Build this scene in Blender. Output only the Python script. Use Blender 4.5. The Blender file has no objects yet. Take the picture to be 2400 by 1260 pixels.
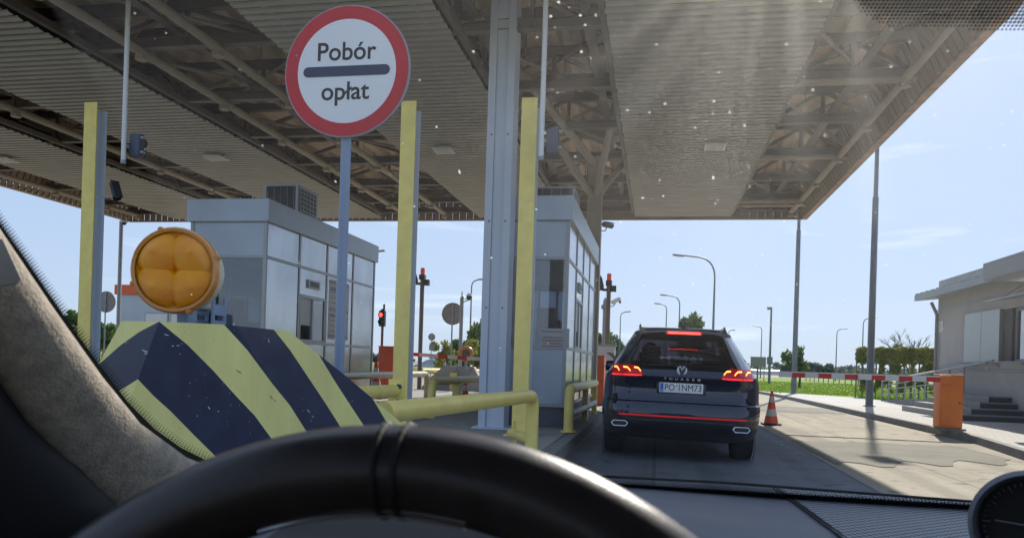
import bpy, bmesh, math, random
from mathutils import Vector, Matrix, noise
R = math.radians
random.seed(7)
sc = bpy.context.scene
C = sc.collection

# ---------------------------------------------------------------- camera
FPX, CX, CY, EYE, ROLL, YAW = 1800.0, 1200.0, 853.0, 1.16, R(1.8), R(10.7)
cam_d = bpy.data.cameras.new('camera')
cam = bpy.data.objects.new('camera', cam_d); C.objects.link(cam); sc.camera = cam
cam_d.sensor_width = 36.0; cam_d.lens = FPX / 2400 * 36
cam_d.shift_y = (CY - 630) / 2400
cam_d.clip_start = 0.05; cam_d.clip_end = 6000
cam.matrix_world = Matrix.Translation((0, 0, EYE)) @ Matrix.Rotation(YAW, 4, 'Z') @ Matrix.Rotation(R(90), 4, 'X') @ Matrix.Rotation(ROLL, 4, 'Z')
cam_d.dof.use_dof = True; cam_d.dof.focus_distance = 11.0; cam_d.dof.aperture_fstop = 17

# ---------------------------------------------------------------- sky and sun
SUN_EL, SUN_AZ = 35.5, 14.0          # azimuth measured from +Y towards +X
w = bpy.data.worlds.new('World'); sc.world = w; w.use_nodes = True
nt = w.node_tree; N = nt.nodes; Lk = nt.links
bg = N['Background']; bg.inputs['Strength'].default_value = 0.105
sky = N.new('ShaderNodeTexSky'); sky.sky_type = 'NISHITA'; sky.sun_disc = False
sky.sun_elevation = R(SUN_EL); sky.sun_rotation = R(SUN_AZ)
sky.altitude = 100; sky.air_density = 1.0; sky.dust_density = 0.6; sky.ozone_density = 2.2
tc = N.new('ShaderNodeTexCoord'); mp = N.new('ShaderNodeMapping'); mp.inputs['Scale'].default_value = (1.6, 1.6, 13)
nz = N.new('ShaderNodeTexNoise'); nz.inputs['Scale'].default_value = 2.3; nz.inputs['Detail'].default_value = 7; nz.inputs['Distortion'].default_value = 0.7
cr = N.new('ShaderNodeValToRGB'); cr.color_ramp.elements[0].position = 0.57; cr.color_ramp.elements[1].position = 0.83
cr.color_ramp.elements[1].color = (0.42, 0.42, 0.42, 1)
mx = N.new('ShaderNodeMixRGB'); mx.inputs['Color2'].default_value = (5.2, 5.4, 5.7, 1)
Lk.new(tc.outputs['Generated'], mp.inputs['Vector']); Lk.new(mp.outputs[0], nz.inputs['Vector']); Lk.new(nz.outputs['Fac'], cr.inputs[0])
Lk.new(cr.outputs[0], mx.inputs['Fac']); 
pre = N.new('ShaderNodeVectorMath'); pre.operation = 'SCALE'; pre.inputs['Scale'].default_value = 0.105
gm = N.new('ShaderNodeGamma'); gm.inputs['Gamma'].default_value = 0.22
post = N.new('ShaderNodeVectorMath'); post.operation = 'MULTIPLY'; post.inputs[1].default_value = (2.36, 2.86, 3.70)
Lk.new(sky.outputs[0], pre.inputs[0]); Lk.new(pre.outputs[0], gm.inputs['Color']); Lk.new(gm.outputs[0], post.inputs[0])
Lk.new(post.outputs[0], mx.inputs['Color1']); Lk.new(mx.outputs[0], bg.inputs['Color'])
sl = bpy.data.lights.new('sun', 'SUN'); sl.energy = 2.1; sl.angle = R(0.6); sl.color = (1.0, 0.94, 0.83)
so = bpy.data.objects.new('sun', sl); C.objects.link(so)
sd = Vector((math.sin(R(SUN_AZ)) * math.cos(R(SUN_EL)), math.cos(R(SUN_AZ)) * math.cos(R(SUN_EL)), math.sin(R(SUN_EL))))
so.rotation_euler = sd.to_track_quat('Z', 'Y').to_euler()
sc.view_settings.view_transform = 'Standard'; sc.view_settings.look = 'None'
sc.view_settings.exposure = 1.32
sc.cycles.max_bounces = 8; sc.cycles.diffuse_bounces = 4; sc.cycles.transparent_max_bounces = 24
sc.cycles.use_denoising = True
sc.cycles.sample_clamp_indirect = 6

# ---------------------------------------------------------------- measuring: a point of the place seen at px, py (2400 x 1260)
def ray(px, py):
    u = (px - CX) / FPX; v = -(py - CY) / FPX
    c, s = math.cos(ROLL), math.sin(ROLL)
    u, v = u * c - v * s, u * s + v * c
    return Vector((-math.sin(YAW) + u * math.cos(YAW), math.cos(YAW) + u * math.sin(YAW), v))
O = Vector((0, 0, EYE))
def atZ(px, py, z): a = ray(px, py); return O + a * ((z - EYE) / a.z)
def atY(px, py, y): a = ray(px, py); return O + a * (y / a.y)
def atX(px, py, x): a = ray(px, py); return O + a * (x / a.x)
def atD(px, py, t): return O + ray(px, py) * t

# ---------------------------------------------------------------- materials
def mat(name, col, rough=0.6, metal=0.0, var=0.12, vs=3.0, bump=0.0, bs=60, coat=0.0, spec=None, emit=None, es=0, streak=None):
    m = bpy.data.materials.new(name); m.use_nodes = True
    t = m.node_tree; n = t.nodes; l = t.links; b = n['Principled BSDF']
    b.inputs['Roughness'].default_value = rough; b.inputs['Metallic'].default_value = metal
    b.inputs['Coat Weight'].default_value = coat
    if spec is not None: b.inputs['Specular IOR Level'].default_value = spec
    if emit: b.inputs['Emission Color'].default_value = (*emit, 1); b.inputs['Emission Strength'].default_value = es
    b.inputs['Base Color'].default_value = (*col, 1)
    if var or bump:
        g = n.new('ShaderNodeTexCoord')
    if var:
        no = n.new('ShaderNodeTexNoise'); no.inputs['Scale'].default_value = vs; no.inputs['Detail'].default_value = 8; no.inputs['Roughness'].default_value = 0.65
        if streak:
            mpn = n.new('ShaderNodeMapping'); mpn.inputs['Scale'].default_value = streak
            l.new(g.outputs['Object'], mpn.inputs[0]); l.new(mpn.outputs[0], no.inputs['Vector'])
        else: l.new(g.outputs['Object'], no.inputs['Vector'])
        r = n.new('ShaderNodeValToRGB')
        r.color_ramp.elements[0].position = 0.3; r.color_ramp.elements[1].position = 0.72
        r.color_ramp.elements[0].color = (*[c * (1 - var) for c in col], 1)
        r.color_ramp.elements[1].color = (*[min(1, c * (1 + var)) for c in col], 1)
        l.new(no.outputs['Fac'], r.inputs[0]); l.new(r.outputs[0], b.inputs['Base Color'])
        mr = n.new('ShaderNodeMapRange'); mr.inputs['To Min'].default_value = max(0, rough - 0.08); mr.inputs['To Max'].default_value = min(1, rough + 0.1)
        l.new(no.outputs['Fac'], mr.inputs[0]); l.new(mr.outputs[0], b.inputs['Roughness'])
    if bump:
        nb = n.new('ShaderNodeTexNoise'); nb.inputs['Scale'].default_value = bs; nb.inputs['Detail'].default_value = 4
        l.new(g.outputs['Object'], nb.inputs['Vector'])
        bp = n.new('ShaderNodeBump'); bp.inputs['Strength'].default_value = bump; bp.inputs['Distance'].default_value = 0.02
        l.new(nb.outputs['Fac'], bp.inputs['Height']); l.new(bp.outputs[0], b.inputs['Normal'])
    return m
def schlick(n, l):
    lw = n.new('ShaderNodeLayerWeight'); lw.inputs['Blend'].default_value = .5
    pw = n.new('ShaderNodeMath'); pw.operation = 'POWER'; pw.inputs[1].default_value = 5; l.new(lw.outputs['Facing'], pw.inputs[0])
    ma = n.new('ShaderNodeMath'); ma.operation = 'MULTIPLY_ADD'; ma.inputs[1].default_value = .95; ma.inputs[2].default_value = .045; l.new(pw.outputs[0], ma.inputs[0])
    return ma
def glass(name, tint, gloss=0.12, rough=0.02, refl=(1, 1, 1)):
    m = bpy.data.materials.new(name); m.use_nodes = True; t = m.node_tree; n = t.nodes; l = t.links
    n.remove(n['Principled BSDF']); out = n['Material Output']
    tr = n.new('ShaderNodeBsdfTransparent'); tr.inputs[0].default_value = (*tint, 1)
    gl = n.new('ShaderNodeBsdfGlossy'); gl.inputs['Roughness'].default_value = rough; gl.inputs[0].default_value = (*refl, 1)
    fr = schlick(n, l)
    ad = n.new('ShaderNodeMath'); ad.operation = 'ADD'; ad.use_clamp = True; ad.inputs[1].default_value = gloss - 0.04
    mi = n.new('ShaderNodeMixShader')
    l.new(fr.outputs[0], ad.inputs[0]); l.new(ad.outputs[0], mi.inputs[0]); l.new(tr.outputs[0], mi.inputs[1]); l.new(gl.outputs[0], mi.inputs[2]); l.new(mi.outputs[0], out.inputs[0])
    return m
M = {}
M['yellow'] = mat('yellow_paint', (0.95, 0.74, 0.21), 0.42, var=0.13, vs=4, bump=0.05, bs=30)
M['yellow_pale'] = mat('reflective_yellow', (0.92, 0.82, 0.30), 0.45, var=0.16, vs=3, streak=(1, 1, .3))
M['navy'] = mat('navy_foil', (0.020, 0.030, 0.075), 0.42, var=0.35, vs=9)
M['post_grey'] = mat('blue_grey_paint', (0.60, 0.66, 0.76), 0.45, var=0.06, vs=2, streak=(1, 1, .2))
M['panel'] = mat('booth_panel', (0.43, 0.49, 0.56), 0.38, metal=0.25, var=0.10, vs=1.6, bump=0.02, bs=6)
M['panel_dark'] = mat('booth_plinth', (0.10, 0.11, 0.13), 0.5, var=0.2)
M['alu'] = mat('aluminium_frame', (0.36, 0.37, 0.38), 0.4, metal=0.5, var=0.08)
M['steelsheet'] = mat('polished_side_panel', (0.42, 0.44, 0.46), 0.16, metal=0.85, var=0.28, vs=1.2, bump=0.12, bs=2.2, streak=(1, 1, .45))
M['louver'] = mat('louver_blade', (0.50, 0.475, 0.425), 0.55, var=0.12, vs=1.1)
M['slat_shade'] = mat('slat_gap_shade', (.015, .013, .012), .95, var=.3)
M['steel'] = mat('brown_primer_steel', (0.15, 0.125, 0.11), 0.6, var=0.25, vs=2.5)
M['steel_light'] = mat('beige_painted_steel', (0.36, 0.30, 0.235), 0.55, var=0.18, vs=2.0)
M['deck'] = mat('trapezoidal_deck', (0.74, 0.58, 0.43), 0.6, var=0.22, vs=1.2)
M['fascia'] = mat('ribbed_fascia', (0.27, 0.215, 0.165), 0.6, var=0.18, vs=1.4)
M['rust'] = mat('orange_brown_trim', (0.44, 0.29, 0.21), 0.7, var=0.35, vs=5)
M['white'] = mat('white_paint', (0.72, 0.73, 0.74), 0.45, var=0.05)
M['white_foil'] = mat('white_sign_foil', (0.82, 0.84, 0.86), 0.4, var=0.03)
M['red_foil'] = mat('red_sign_foil', (0.55, 0.004, 0.016), 0.4, var=0.08)
M['grime'] = mat('grime', (0.11, 0.105, 0.08), 0.8, var=.3)
M['galv'] = mat('galvanised_steel', (0.30, 0.32, 0.34), 0.5, metal=0.3, var=0.12, vs=6)
M['pole_blue'] = mat('blue_grey_pole', (0.24, 0.32, 0.46), 0.4, var=0.15, vs=5, streak=(1, 1, .15))
M['lamp_pole'] = mat('dark_lamp_pole', (0.15, 0.17, 0.19), 0.45, var=0.15, metal=0.3)
M['black'] = mat('black_plastic', (0.018, 0.018, 0.02), 0.45, var=0.2)
M['dark_blue'] = mat('dark_blue_housing', (0.03, 0.05, 0.09), 0.45, var=0.2)
M['rubber'] = mat('tyre_rubber', (0.022, 0.022, 0.024), 0.8, var=0.2)
M['brown_post'] = mat('brown_grey_post', (0.17, 0.145, 0.13), 0.6, var=0.2)
M['orange'] = mat('orange_cabinet', (0.78, 0.20, 0.015), 0.4, var=0.10, vs=3)
M['orange_red'] = mat('faded_orange_cabinet', (0.72, 0.13, 0.03), 0.45, var=0.12, vs=3)
M['red'] = mat('red_stripe', (0.60, 0.03, 0.02), 0.45, var=0.12)
M['cone'] = mat('cone_orange', (0.80, 0.10, 0.03), 0.5, var=0.12)
M['cone_grey'] = mat('cone_reflective_band', (0.55, 0.55, 0.55), 0.5, var=0.1)
M['concrete'] = mat('concrete', (0.36, 0.35, 0.32), 0.85, var=0.16, vs=4, bump=0.25, bs=40)
M['kerb'] = mat('kerb_stone', (0.24, 0.235, 0.225), 0.85, var=0.25, vs=5, bump=0.3, bs=30)
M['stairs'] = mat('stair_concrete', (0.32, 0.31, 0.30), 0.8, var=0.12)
M['stair_shade'] = mat('shaded_stair_face', (0.10, 0.10, 0.105), 0.8, var=0.12)  # shade of the near step faces put into the colour
M['plaster'] = mat('grey_plaster', (0.44, 0.43, 0.42), 0.85, var=0.08, vs=1.5, bump=0.1, bs=50)
M['roof'] = mat('grey_roof_sheet', (0.34, 0.38, 0.41), 0.45, var=0.06)
M['shutter'] = mat('shutter_panel', (0.42, 0.46, 0.47), 0.35, metal=0.3, var=0.05)
M['glass_b'] = glass('booth_glass', (0.50, 0.56, 0.62), 0.10)
M['glass_w'] = glass('window_glass', (0.25, 0.28, 0.3), 0.3)
M['amber'] = None
def emit(name, col, s):
    m = mat(name, tuple(c * .5 for c in col), 0.3, var=0, emit=col, es=s); return m
M['led_red'] = emit('lit_red_led', (1.0, 0.03, 0.02), 3.5)
M['led_tail'] = emit('lit_tail_led', (1.0, 0.20, 0.04), 2.5)
M['led_tail2'] = emit('lit_tail_glow', (1.0, 0.02, 0.02), 0.8)
M['beacon'] = emit('red_beacon', (0.7, 0.05, 0.03), 0.12)

# ground materials ------------------------------------------------
def ground_mat(name, a, b, scale, spots=0.0, joints=None, bump=0.3, rough=0.85, streaks=False):
    m = bpy.data.materials.new(name); m.use_nodes = True; t = m.node_tree; n = t.nodes; l = t.links; p = n['Principled BSDF']
    p.inputs['Roughness'].default_value = rough; p.inputs['Specular IOR Level'].default_value = .08 if 'grass' in name or 'field' in name else .35
    g = n.new('ShaderNodeTexCoord')
    n1 = n.new('ShaderNodeTexNoise'); n1.inputs['Scale'].default_value = scale; n1.inputs['Detail'].default_value = 10; n1.inputs['Roughness'].default_value = .62
    n2 = n.new('ShaderNodeTexNoise'); n2.inputs['Scale'].default_value = scale * 55; n2.inputs['Detail'].default_value = 3
    l.new(g.outputs['Object'], n1.inputs['Vector']); l.new(g.outputs['Object'], n2.inputs['Vector'])
    r = n.new('ShaderNodeValToRGB'); r.color_ramp.elements[0].position = .33; r.color_ramp.elements[1].position = .68
    r.color_ramp.elements[0].color = (*a, 1); r.color_ramp.elements[1].color = (*b, 1)
    l.new(n1.outputs['Fac'], r.inputs[0])
    mm = n.new('ShaderNodeMixRGB'); mm.blend_type = 'OVERLAY'; mm.inputs[0].default_value = .35 + spots
    l.new(r.outputs[0], mm.inputs[1]); l.new(n2.outputs['Fac'], mm.inputs[2]); src = mm.outputs[0]
    n4 = n.new('ShaderNodeTexNoise'); n4.inputs['Scale'].default_value = 1; n4.inputs['Detail'].default_value = 4; m4 = n.new('ShaderNodeMapping'); m4.inputs['Scale'].default_value = (2.6, .10, 1)
    l.new(g.outputs['Object'], m4.inputs[0]); l.new(m4.outputs[0], n4.inputs['Vector'])
    r4 = n.new('ShaderNodeValToRGB'); r4.color_ramp.elements[0].position = .40; r4.color_ramp.elements[0].color = (.66, .65, .64, 1); r4.color_ramp.elements[1].position = .56; r4.color_ramp.elements[1].color = (1, 1, 1, 1); l.new(n4.outputs['Fac'], r4.inputs[0])
    n5 = n.new('ShaderNodeTexNoise'); n5.inputs['Scale'].default_value = 3.1; n5.inputs['Detail'].default_value = 6; l.new(g.outputs['Object'], n5.inputs['Vector'])
    r5 = n.new('ShaderNodeValToRGB'); r5.color_ramp.elements[0].position = .33; r5.color_ramp.elements[0].color = (.45, .44, .43, 1); r5.color_ramp.elements[1].position = .40; r5.color_ramp.elements[1].color = (1, 1, 1, 1); l.new(n5.outputs['Fac'], r5.inputs[0])
    for rr_ in ((r4, r5) if streaks else ()):
        mk = n.new('ShaderNodeMixRGB'); mk.blend_type = 'MULTIPLY'; mk.inputs[0].default_value = .85; l.new(src, mk.inputs[1]); l.new(rr_.outputs[0], mk.inputs[2]); src = mk.outputs[0]
    if joints:
        br = n.new('ShaderNodeTexBrick'); br.inputs['Color1'].default_value = (1, 1, 1, 1); br.inputs['Color2'].default_value = (.9, .9, .9, 1); br.inputs['Mortar'].default_value = (.5, .48, .45, 1)
        br.inputs['Scale'].default_value = 1; br.inputs['Brick Width'].default_value = joints[0]; br.inputs['Row Height'].default_value = joints[1]; br.inputs['Mortar Size'].default_value = joints[2]
        br.offset = 0.5 if len(joints) > 3 else 0
        l.new(g.outputs['Object'], br.inputs['Vector'])
        m2 = n.new('ShaderNodeMixRGB'); m2.blend_type = 'MULTIPLY'; m2.inputs[0].default_value = .8
        l.new(src, m2.inputs[1]); l.new(br.outputs[0], m2.inputs[2]); src = m2.outputs[0]
    l.new(src, p.inputs['Base Color'])
    bp = n.new('ShaderNodeBump'); bp.inputs['Strength'].default_value = bump; bp.inputs['Distance'].default_value = .01
    l.new(n2.outputs['Fac'], bp.inputs['Height']); l.new(bp.outputs[0], p.inputs['Normal'])
    return m
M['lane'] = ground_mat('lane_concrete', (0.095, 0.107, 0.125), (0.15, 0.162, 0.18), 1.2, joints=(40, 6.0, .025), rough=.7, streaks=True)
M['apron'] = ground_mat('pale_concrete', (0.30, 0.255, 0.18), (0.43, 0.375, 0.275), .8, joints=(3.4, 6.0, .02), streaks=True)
M['asphalt'] = ground_mat('worn_asphalt_patch', (0.15, 0.135, 0.10), (0.23, 0.21, 0.16), 1.6, spots=.3, bump=.6)
M['paving'] = ground_mat('pale_paving', (0.50, 0.47, 0.42), (0.60, 0.57, 0.52), 1.1, joints=(.4, .2, .012, 1))
M['grass'] = ground_mat('grass_field', (0.14, 0.235, 0.022), (0.24, 0.33, 0.045), .35, bump=1.0)
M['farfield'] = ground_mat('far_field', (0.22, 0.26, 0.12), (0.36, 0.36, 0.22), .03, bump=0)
def leafmat(name, a, b, tf=.35):
    m = bpy.data.materials.new(name); m.use_nodes = True; t = m.node_tree; n = t.nodes; l = t.links; p = n['Principled BSDF']
    p.inputs['Roughness'].default_value = .8; p.inputs['Specular IOR Level'].default_value = .12
    g = n.new('ShaderNodeTexCoord'); n1 = n.new('ShaderNodeTexNoise'); n1.inputs['Scale'].default_value = 1.7
    l.new(g.outputs['Object'], n1.inputs['Vector'])
    r = n.new('ShaderNodeValToRGB'); r.color_ramp.elements[0].position = .35; r.color_ramp.elements[1].position = .65
    r.color_ramp.elements[0].color = (*a, 1); r.color_ramp.elements[1].color = (*b, 1); l.new(n1.outputs['Fac'], r.inputs[0]); l.new(r.outputs[0], p.inputs['Base Color'])
    tl = n.new('ShaderNodeBsdfTranslucent'); l.new(r.outputs[0], tl.inputs[0]); mi = n.new('ShaderNodeMixShader'); mi.inputs[0].default_value = tf
    l.new(p.outputs[0], mi.inputs[1]); l.new(tl.outputs[0], mi.inputs[2]); l.new(mi.outputs[0], n['Material Output'].inputs[0])
    return m
M['grassblade'] = leafmat('grass_blades', (.15, .25, .02), (.25, .36, .045))
M['leaf'] = leafmat('green_leaves', (.09, .15, .05), (.18, .25, .08))
M['leaf_y'] = leafmat('yellow_green_leaves', (.18, .21, .04), (.34, .33, .08))
M['leaf_h'] = leafmat('hedge_leaves', (.16, .22, .05), (.34, .34, .09))
M['leaf_far'] = leafmat('hazed_far_leaves', (.14, .18, .15), (.22, .26, .22))  # distance haze mixed into the leaf colour
M['bark'] = mat('bark', (0.10, 0.08, 0.06), 0.9, var=.3)

# ---------------------------------------------------------------- mesh helpers
def tagit(o, label, cat, group=None, kind=None):
    if label: o['label'] = label
    if cat: o['category'] = cat
    if group: o['group'] = group
    if kind: o['kind'] = kind
    return o
def thing(name, label, cat, loc=(0, 0, 0), rotz=0, group=None):
    o = bpy.data.objects.new(name, None); C.objects.link(o)
    o.location = loc; o.rotation_euler = (0, 0, rotz); o.empty_display_size = .2
    return tagit(o, label, cat, group)
def rootmat(o):
    while o.parent: o = o.parent
    return Matrix.LocRotScale(o.location, o.rotation_euler, None)
SPLIT = {'bolt', 'side_panel', 'end_panel', 'leg_plate', 'counter', 'foot', 'clamp', 'visor', 'stay', 'bracket', 'base_plate', 'clip', 'shutter', 'door_pillar', 'print', 'notice_print', 'step', 'flange',
         'rear_profile', 'window', 'headlight', 'pipe_brace', 'side_chord', 'cable_tray', 'branch', 'front_seat', 'rear_seat', 'wheel', 'arch_trim', 'lens', 'perforated_strip', 'post', 'louver_strip', 'coil', 'floor_and_ceiling', 'door', 'seat', 'parcel_shelf', 'led_element', 'light_strip', 'wall_handrail', 'rail_bar', 'fixing_plate'}
def split_loose(o):
    me = o.data; n = len(me.vertices); par = list(range(n))
    def find(a):
        while par[a] != a: par[a] = par[par[a]]; a = par[a]
        return a
    for e in me.edges:
        a, c = find(e.vertices[0]), find(e.vertices[1])
        if a != c: par[a] = c
    roots = {}
    for p in me.polygons: roots.setdefault(find(p.vertices[0]), []).append(p.index)
    if not 1 < len(roots) <= 90: return
    first = True
    for rt, fs in roots.items():
        b = bmesh.new(); b.from_mesh(me); keep = set(fs); b.faces.ensure_lookup_table()
        bmesh.ops.delete(b, geom=[f for f in b.faces if f.index not in keep], context='FACES')
        m2 = me.copy() if False else bpy.data.meshes.new(o.name)
        b.to_mesh(m2); b.free()
        for m in me.materials: m2.materials.append(m)
        if first: nd = m2; first = False
        else:
            c = bpy.data.objects.new(o.name.split('.')[0], m2); C.objects.link(c); c.parent = o.parent
    o.data = nd
class MB:
    def __init__(s): s.b = bmesh.new()
    def _f(s, vs, m=0):
        try:
            f = s.b.faces.new(vs); f.material_index = m; return f
        except ValueError: return None
    def poly(s, pts, m=0): return s._f([s.b.verts.new(p) for p in pts], m)
    def hexa(s, p, m=0):      # p: 8 corners bottom 0-3, top 4-7
        v = [s.b.verts.new(q) for q in p]
        for f in ((3, 2, 1, 0), (4, 5, 6, 7), (0, 1, 5, 4), (1, 2, 6, 5), (2, 3, 7, 6), (3, 0, 4, 7)): s._f([v[i] for i in f], m)
        return v
    def box(s, x0, x1, y0, y1, z0, z1, m=0, bev=0):
        v = s.hexa([(x0, y0, z0), (x1, y0, z0), (x1, y1, z0), (x0, y1, z0), (x0, y0, z1), (x1, y0, z1), (x1, y1, z1), (x0, y1, z1)], m)
        if bev: s.bev(v, bev)
        return s
    def bev(s, v, w, seg=2):
        es = list({e for q in v for e in q.link_edges})
        bmesh.ops.bevel(s.b, geom=es, offset=w, segments=seg, affect='EDGES', profile=.6)
    def obox(s, c, size, rot, m=0, bev=0):
        c = Vector(c); hx, hy, hz = [k / 2 for k in size]
        v = s.hexa([c + rot @ Vector(q) for q in ((-hx, -hy, -hz), (hx, -hy, -hz), (hx, hy, -hz), (-hx, hy, -hz), (-hx, -hy, hz), (hx, -hy, hz), (hx, hy, hz), (-hx, hy, hz))], m)
        if bev: s.bev(v, bev)
        return s
    def beam(s, a, b, wd, ht, m=0):   # rectangular bar from a to b
        a = Vector(a); b = Vector(b); d = (b - a); L = d.length; q = d.to_track_quat('Y', 'Z').to_matrix()
        return s.obox((a + b) / 2, (wd, L, ht), q, m)
    def ibeam(s, a, b, wd, ht, m=0, t=.02):
        a = Vector(a); b = Vector(b); d = b - a; q = d.to_track_quat('Y', 'Z').to_matrix(); u = q @ Vector((0, 0, 1))
        s.obox((a + b) / 2, (t, d.length, ht), q, m)
        for k in (-1, 1): s.obox((a + b) / 2 + u * k * (ht / 2), (wd, d.length, t), q, m)
        return s
    def tube(s, pts, r, n=12, m=0, caps=True, flat=1.0):
        pts = [Vector(p) for p in pts]; k = len(pts); rs = r if isinstance(r, (list, tuple)) else [r] * k
        rings = []; prev = None
        for i, p in enumerate(pts):
            t = ((pts[min(i + 1, k - 1)] - p).normalized() + (p - pts[max(i - 1, 0)]).normalized()).normalized()
            if prev is None:
                up = Vector((0, 0, 1)) if abs(t.z) < .9 else Vector((1, 0, 0))
                a = t.cross(up).normalized()
            else: a = (prev - t * prev.dot(t)).normalized()
            prev = a; b = t.cross(a)
            rings.append([s.b.verts.new(p + (a * math.cos(2 * math.pi * j / n) + b * math.sin(2 * math.pi * j / n) * flat) * rs[i]) for j in range(n)])
        for i in range(k - 1):
            for j in range(n): s._f([rings[i][j], rings[i][(j + 1) % n], rings[i + 1][(j + 1) % n], rings[i + 1][j]], m)
        if caps:
            s._f(rings[0][::-1], m); s._f(rings[-1], m)
        return s
    def lathe(s, prof, c, axis=(0, 0, 1), n=24, m=0):   # prof: (r, h)
        c = Vector(c); ax = Vector(axis).normalized(); up = Vector((0, 0, 1)) if abs(ax.z) < .9 else Vector((1, 0, 0))
        a = ax.cross(up).normalized(); b = ax.cross(a)
        ms = m if isinstance(m, (list, tuple)) else [m] * (len(prof) - 1)
        rings = []
        for (r, h) in prof:
            if r < 1e-6: rings.append([s.b.verts.new(c + ax * h)])
            else: rings.append([s.b.verts.new(c + ax * h + (a * math.cos(2 * math.pi * j / n) + b * math.sin(2 * math.pi * j / n)) * r) for j in range(n)])
        for i in range(len(rings) - 1):
            A, B = rings[i], rings[i + 1]
            for j in range(n):
                q = (j + 1) % n
                vs = [A[j % len(A)], A[q % len(A)], B[q % len(B)], B[j % len(B)]]
                u = []
                for v in vs:
                    if v not in u: u.append(v)
                if len(u) > 2: s._f(u, ms[i])
        return s
    def prism(s, pts, d, m=0):   # polygon extruded by vector d
        d = Vector(d); A = [s.b.verts.new(p) for p in pts]; B = [s.b.verts.new(Vector(p) + d) for p in pts]
        s._f(A[::-1], m); s._f(B, m); k = len(A)
        for i in range(k): s._f([A[i], A[(i + 1) % k], B[(i + 1) % k], B[i]], m)
        return s
    def build(s, name, mats, parent=None, smooth=None, local=False, label=None, recalc=True):
        if recalc: bmesh.ops.recalc_face_normals(s.b, faces=s.b.faces[:])
        me = bpy.data.meshes.new(name)
        if parent is not None and not local: bmesh.ops.transform(s.b, matrix=rootmat(parent).inverted(), verts=s.b.verts[:])
        s.b.to_mesh(me); s.b.free()
        for m in (mats if isinstance(mats, (list, tuple)) else [mats]): me.materials.append(M[m] if isinstance(m, str) else m)
        o = bpy.data.objects.new(name, me); C.objects.link(o)
        if parent is not None: o.parent = parent
        if smooth:
            for p in me.polygons: p.use_smooth = True
            me.set_sharp_from_angle(angle=R(smooth))
        if label: o['label'] = label
        if name in SPLIT and parent is not None: split_loose(o)
        return o
def copy_tree(o, parent=None):
    c = o.copy(); C.objects.link(c)
    if parent is not None: c.parent = parent
    for ch in list(o.children): copy_tree(ch, c)
    return c
def arc(p0, p1, p2, n=6):    # quadratic bend
    p0, p1, p2 = Vector(p0), Vector(p1), Vector(p2)
    return [(p0 * (1 - t) ** 2 + p1 * 2 * t * (1 - t) + p2 * t * t) for t in [i / n for i in range(n + 1)]]
def text(name, body, size, org, xdir, zdir, m, parent, ext=.002, align='CENTER', sx=1.0, bold=0.0):
    cu = bpy.data.curves.new(name, 'FONT'); cu.body = body; cu.size = size; cu.extrude = ext; cu.align_x = align; cu.align_y = 'CENTER'; cu.offset = bold
    t = bpy.data.objects.new('tmp_text', cu); C.objects.link(t)
    bpy.context.view_layer.update()
    me = bpy.data.meshes.new_from_object(t.evaluated_get(bpy.context.evaluated_depsgraph_get()))
    bpy.data.objects.remove(t)
    X = Vector(xdir).normalized(); Z = Vector(zdir).normalized(); Y = X.cross(Z) * -1; nrm = X.cross(Z)
    mm = Matrix(((X.x * sx, Z.x, nrm.x, org[0]), (X.y * sx, Z.y, nrm.y, org[1]), (X.z * sx, Z.z, nrm.z, org[2]), (0, 0, 0, 1)))
    me.transform(mm)
    if parent is not None: me.transform(rootmat(parent).inverted())
    me.name = name; me.materials.clear(); me.materials.append(M[m] if isinstance(m, str) else m)
    o = bpy.data.objects.new(name, me); C.objects.link(o); o.parent = parent
    return o

# ================================================================ SETTING
def sheet(name, pts, m, z):
    b = MB(); b.poly([(x, y, z) for x, y in pts]); o = b.build(name, m); 
    if o.data.polygons[0].normal.z < 0: o.data.flip_normals()
    o['kind'] = 'structure'; return o
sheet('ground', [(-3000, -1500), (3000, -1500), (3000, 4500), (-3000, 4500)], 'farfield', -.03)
sheet('concrete_apron', [(-60, -30), (5.62, -30), (5.62, 75), (-60, 75)], 'apron', 0.0)
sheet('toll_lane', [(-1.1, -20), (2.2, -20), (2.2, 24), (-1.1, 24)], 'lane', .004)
# worn asphalt band in the sunlit lane and a far darker stretch
b = MB(); P1 = []
for i in range(17):
    x = 2.3 + (5.1 - 2.3) * i / 16; P1.append((x, 10.4 + .35 * math.sin(i * 1.3) + .1 * i))
P2 = [(x, 14.3 + .12 * math.sin(k * 2.1) - .02 * k) for k, (x, _) in enumerate(reversed(P1))]
sheet('asphalt_patch', P1 + P2, 'asphalt', .008)
sheet('asphalt_patch', [(2.9, 24), (5.5, 24), (5.5, 27.5), (2.9, 28.2)], 'asphalt', .008)
sheet('slab_joint', [(2.2, 4), (2.23, 4), (2.23, 24), (2.2, 24)], 'kerb', .009)
# kerb follows the photo: slight swelling near the barrier
kx = [(-20, 5.15), (9, 5.15), (12.2, 5.25), (15, 5.62), (17, 5.72), (20, 5.72), (24, 5.70), (30, 5.72), (38, 5.66), (45, 5.3), (60, 3.6), (80, 0.5)]
b = MB()
for (y0, x0), (y1, x1) in zip(kx, kx[1:]):
    n = max(1, int((y1 - y0) / 1.0))
    for i in range(n):
        a, c = i / n, (i + 1) / n - (.012 / (y1 - y0))
        xa, xb, ya, yb = x0 + (x1 - x0) * a, x0 + (x1 - x0) * c, y0 + (y1 - y0) * a, y0 + (y1 - y0) * c
        b.hexa([(xa, ya, -.02), (xa + .16, ya, -.02), (xb + .16, yb, -.02), (xb, yb, -.02), (xa + .02, ya, .13), (xa + .16, ya, .13), (xb + .16, yb, .13), (xb + .02, yb, .13)])
k = b.build('kerb', 'kerb'); k['kind'] = 'structure'
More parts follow.
